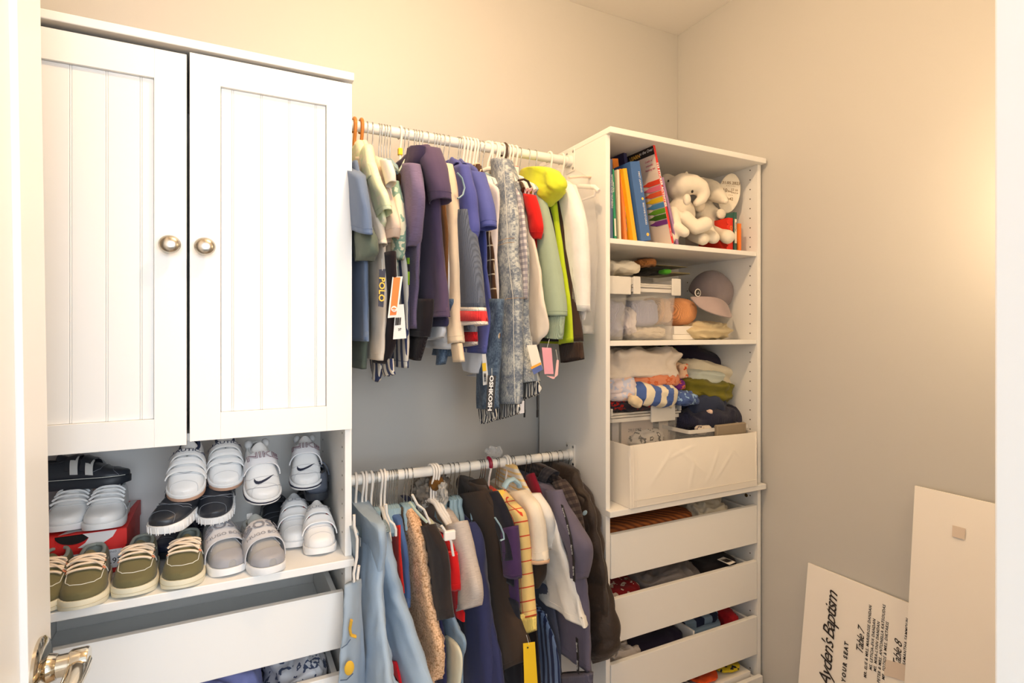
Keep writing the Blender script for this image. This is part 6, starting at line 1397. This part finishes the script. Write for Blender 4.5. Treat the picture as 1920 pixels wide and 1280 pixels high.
item('knitted_jumper', 'black navy knitted jumper filling the open clear bin', 'cloth', 1284, 768, 1412, 815, 1.31, .24, fabric((38,40,62), 'knit'), GP, 48, .016, 12, tilt=.03)
item('logo_patch', 'small white embroidered logo on the dark navy jumper', 'patch', 1303, 765, 1308, 770, 1.318, .006, M_wt, None, 49, .001, 30) if False else None
item('lace_trim', 'pale speckled cloth edge beside the grey latch', 'cloth', 1312, 800, 1338, 814, 1.285, .03, fabric((206,196,184), 'print', (110,104,110)), GP, 50, .004, 40)
item('tissue_cloth', 'pale pink cloth tucked in the navy jumper', 'cloth', 1331, 769, 1338, 777, 1.318, .03, fabric((224,196,180)), GP, 51, .008, 30)

# ---- drawer contents
def dr_item(name, label, u0, v0, u1, v1, Y, dy, mat, zf, seed, grp, **k): return item(name, label, 'cloth', u0, v0, u1, v1, Y, dy, mat, grp, seed, zf=zf, **k)
zb = [z-.124+.020 for z in DZ]
mw, nt, b = base_mat('brown_corduroy', .8); w = nd(nt, 'ShaderNodeTexWave', wave_type='BANDS', bands_direction='DIAGONAL'); w.inputs['Scale'].default_value = 22; w.inputs['Distortion'].default_value = 2; nt.links.new(coords(nt, 'Object'), w.inputs[0]); nt.links.new(mixc(nt, w.outputs[1], lin((104,52,18)), lin((164,92,36))), b.inputs['Base Color']); bump(nt, b, w.outputs[1], .5, .002)
G3 = 'clothes in the drawers of the right tower'
X_ = RT0+.035
def stack(name, label, xa, xb, ya, yb, z0, z1, mat, seed, amp=.012, freq=14, **k):
    o = soft(name, ((xa+xb)/2, (ya+yb)/2, (z0+z1)/2), ((xb-xa)/2, (yb-ya)/2, (z1-z0)/2), mat, None, seed, amp, freq, k.pop('p', .5), **k); setp(o, label, 'cloth', G3); return o
stack('folded_trousers', 'brown diagonal-ribbed trousers in the top drawer of the right tower', X_, 1.33, 1.30, 1.58, zb[0], DZ[0]+.010, mw, 61, .006, 8, p=.3, layers=1)
stack('folded_cloth', 'white crumpled cloth beside the brown trousers, top drawer', 1.33, 1.50, 1.31, 1.56, zb[0], DZ[0]+.018, fabric((222,214,196)), 62, .026, 16)
stack('folded_cloth', 'olive patterned cloth scrap at the back of the top drawer', 1.30, 1.40, 1.50, 1.58, zb[0], DZ[0]+.022, fabric((90,80,46), 'print', (150,120,60)), 63, .01, 20)
stack('folded_tee', 'dark red printed cloth at the left of the second drawer', X_, 1.12, 1.30, 1.54, zb[1], DZ[1]+.002, fabric((130,24,30), 'print', (206,190,176), c3=(120,60,46)), 64, .014, 14)
stack('folded_joggers', 'grey joggers with a drawstring in the second drawer', 1.115, 1.37, 1.30, 1.56, zb[1], DZ[1]+.012, fabric((136,130,130), 'marl'), 65, .028, 12)
stack('folded_tee', 'black folded tee with a barcode sticker in the second drawer', 1.36, 1.53, 1.31, 1.58, zb[1], DZ[1]+.006, fabric((44,40,42)), 66, .006, 10, p=.3)
p = onZ(1362, 1051, DZ[1]+.012); bs = MB(); bs.quadbox(p, (.017,.003,0), (-.003,.022,.001), (0,0,.0006)); st_ = bs.obj('barcode_sticker', plain('white_card', (236,232,226), .6)); setp(st_, 'white barcode sticker on the black tee in the second drawer', 'sticker')
m = MB()
for i in range(9): m.quadbox(p+Vector((-.012+.003*i, 0, .0012)), (.0007,0,0), (-.001,.012,0), (0,0,.0003))
m.obj('barcode', M_ink, st_)
stack('folded_tee', 'navy cloth with small white and red print in the third drawer', X_+.02, 1.30, 1.31, 1.58, zb[2], DZ[2]+.0, fabric((44,38,58)), 67, .008, 10, p=.35)
stack('folded_cloth', 'grey cream socks at the front left of the third drawer', X_, 1.10, 1.29, 1.38, zb[2], DZ[2]+.010, fabric((204,192,182)), 68, .02, 26)
p0 = onZ(1205, 1200, DZ[2]+.006); lettering('M&M', .02, frame(p0, (1,.1,0), (.2,1,.1)), plain('red_print', (180,30,40), .5), bpy.data.objects['folded_tee.010'] if False else None) if False else None
dv = setp(bx('drawer_divider', 1.290, 1.297, 1.288, 1.58, zb[2], DZ[2]+.008, plain('white_card', (236,232,226), .6)), 'white card divider standing in the third drawer', 'divider')
for i in range(4): stack('folded_tee', ('lowest','second','third','topmost')[i]+' light blue folded tee right of the white divider, third drawer', 1.302, 1.475, 1.300+.012*i, 1.57, zb[2]+.026*i, zb[2]+.026*(i+1)+.008, fabric((146,172,198) if i != 1 else (66,88,160), 'stripe_v' if i == 3 else 'weave', (40,48,78) if i == 3 else None, period=.07), 70+i, .005, 12, p=.35)
stack('folded_tee', 'red edged cloth at the right of the third drawer', 1.48, 1.53, 1.31, 1.55, zb[2], DZ[2]+.004, fabric((206,42,52)), 75, .01, 20)
y_ = 1.262
fb2 = setp(bx('fabric_tray', 1.20, 1.525, 1.270, 1.56, zb[3], DZ[3]+.012, plain('white_card', (236,232,226), .6)), 'white fabric tray in the lowest visible drawer of the right tower', 'tray')
stack('folded_cloth', 'navy and white striped cloth in the lowest drawer', 1.13, 1.30, 1.275, 1.5, DZ[3]+.013, DZ[3]+.030, fabric((44,48,78), 'stripe_v', (220,220,220), period=.03), 76, .012, 20)
stack('folded_cloth', 'bright orange red cloth in the lowest drawer', 1.30, 1.41, 1.275, 1.5, DZ[3]+.013, DZ[3]+.032, fabric((226,84,30)), 77, .014, 20)
stack('folded_cloth', 'yellow black cloth at the right of the lowest drawer', 1.42, 1.51, 1.28, 1.5, DZ[3]+.013, DZ[3]+.034, fabric((222,196,40), 'print', (40,44,50)), 78, .012, 24)
# left tower drawer
def stackl(label, xa, xb, z1, mat, seed, **k):
    zb_ = EYE-.755-.104; o = soft('folded_tee', ((xa+xb)/2, 1.43, (zb_+z1)/2), ((xb-xa)/2, .13, (z1-zb_)/2), mat, None, seed, .02, 12, .5, **k); setp(o, label, 'cloth', 'clothes in the second drawer of the left tower')
stackl('lavender blue folded tee in the second drawer of the left tower', -.30, .075, EYE-.745, fabric((146,150,204)), 81)
stackl('white tee with slate print in the second drawer of the left tower', .08, .205, EYE-.742, fabric((216,216,220), 'print', (74,84,112)), 82)
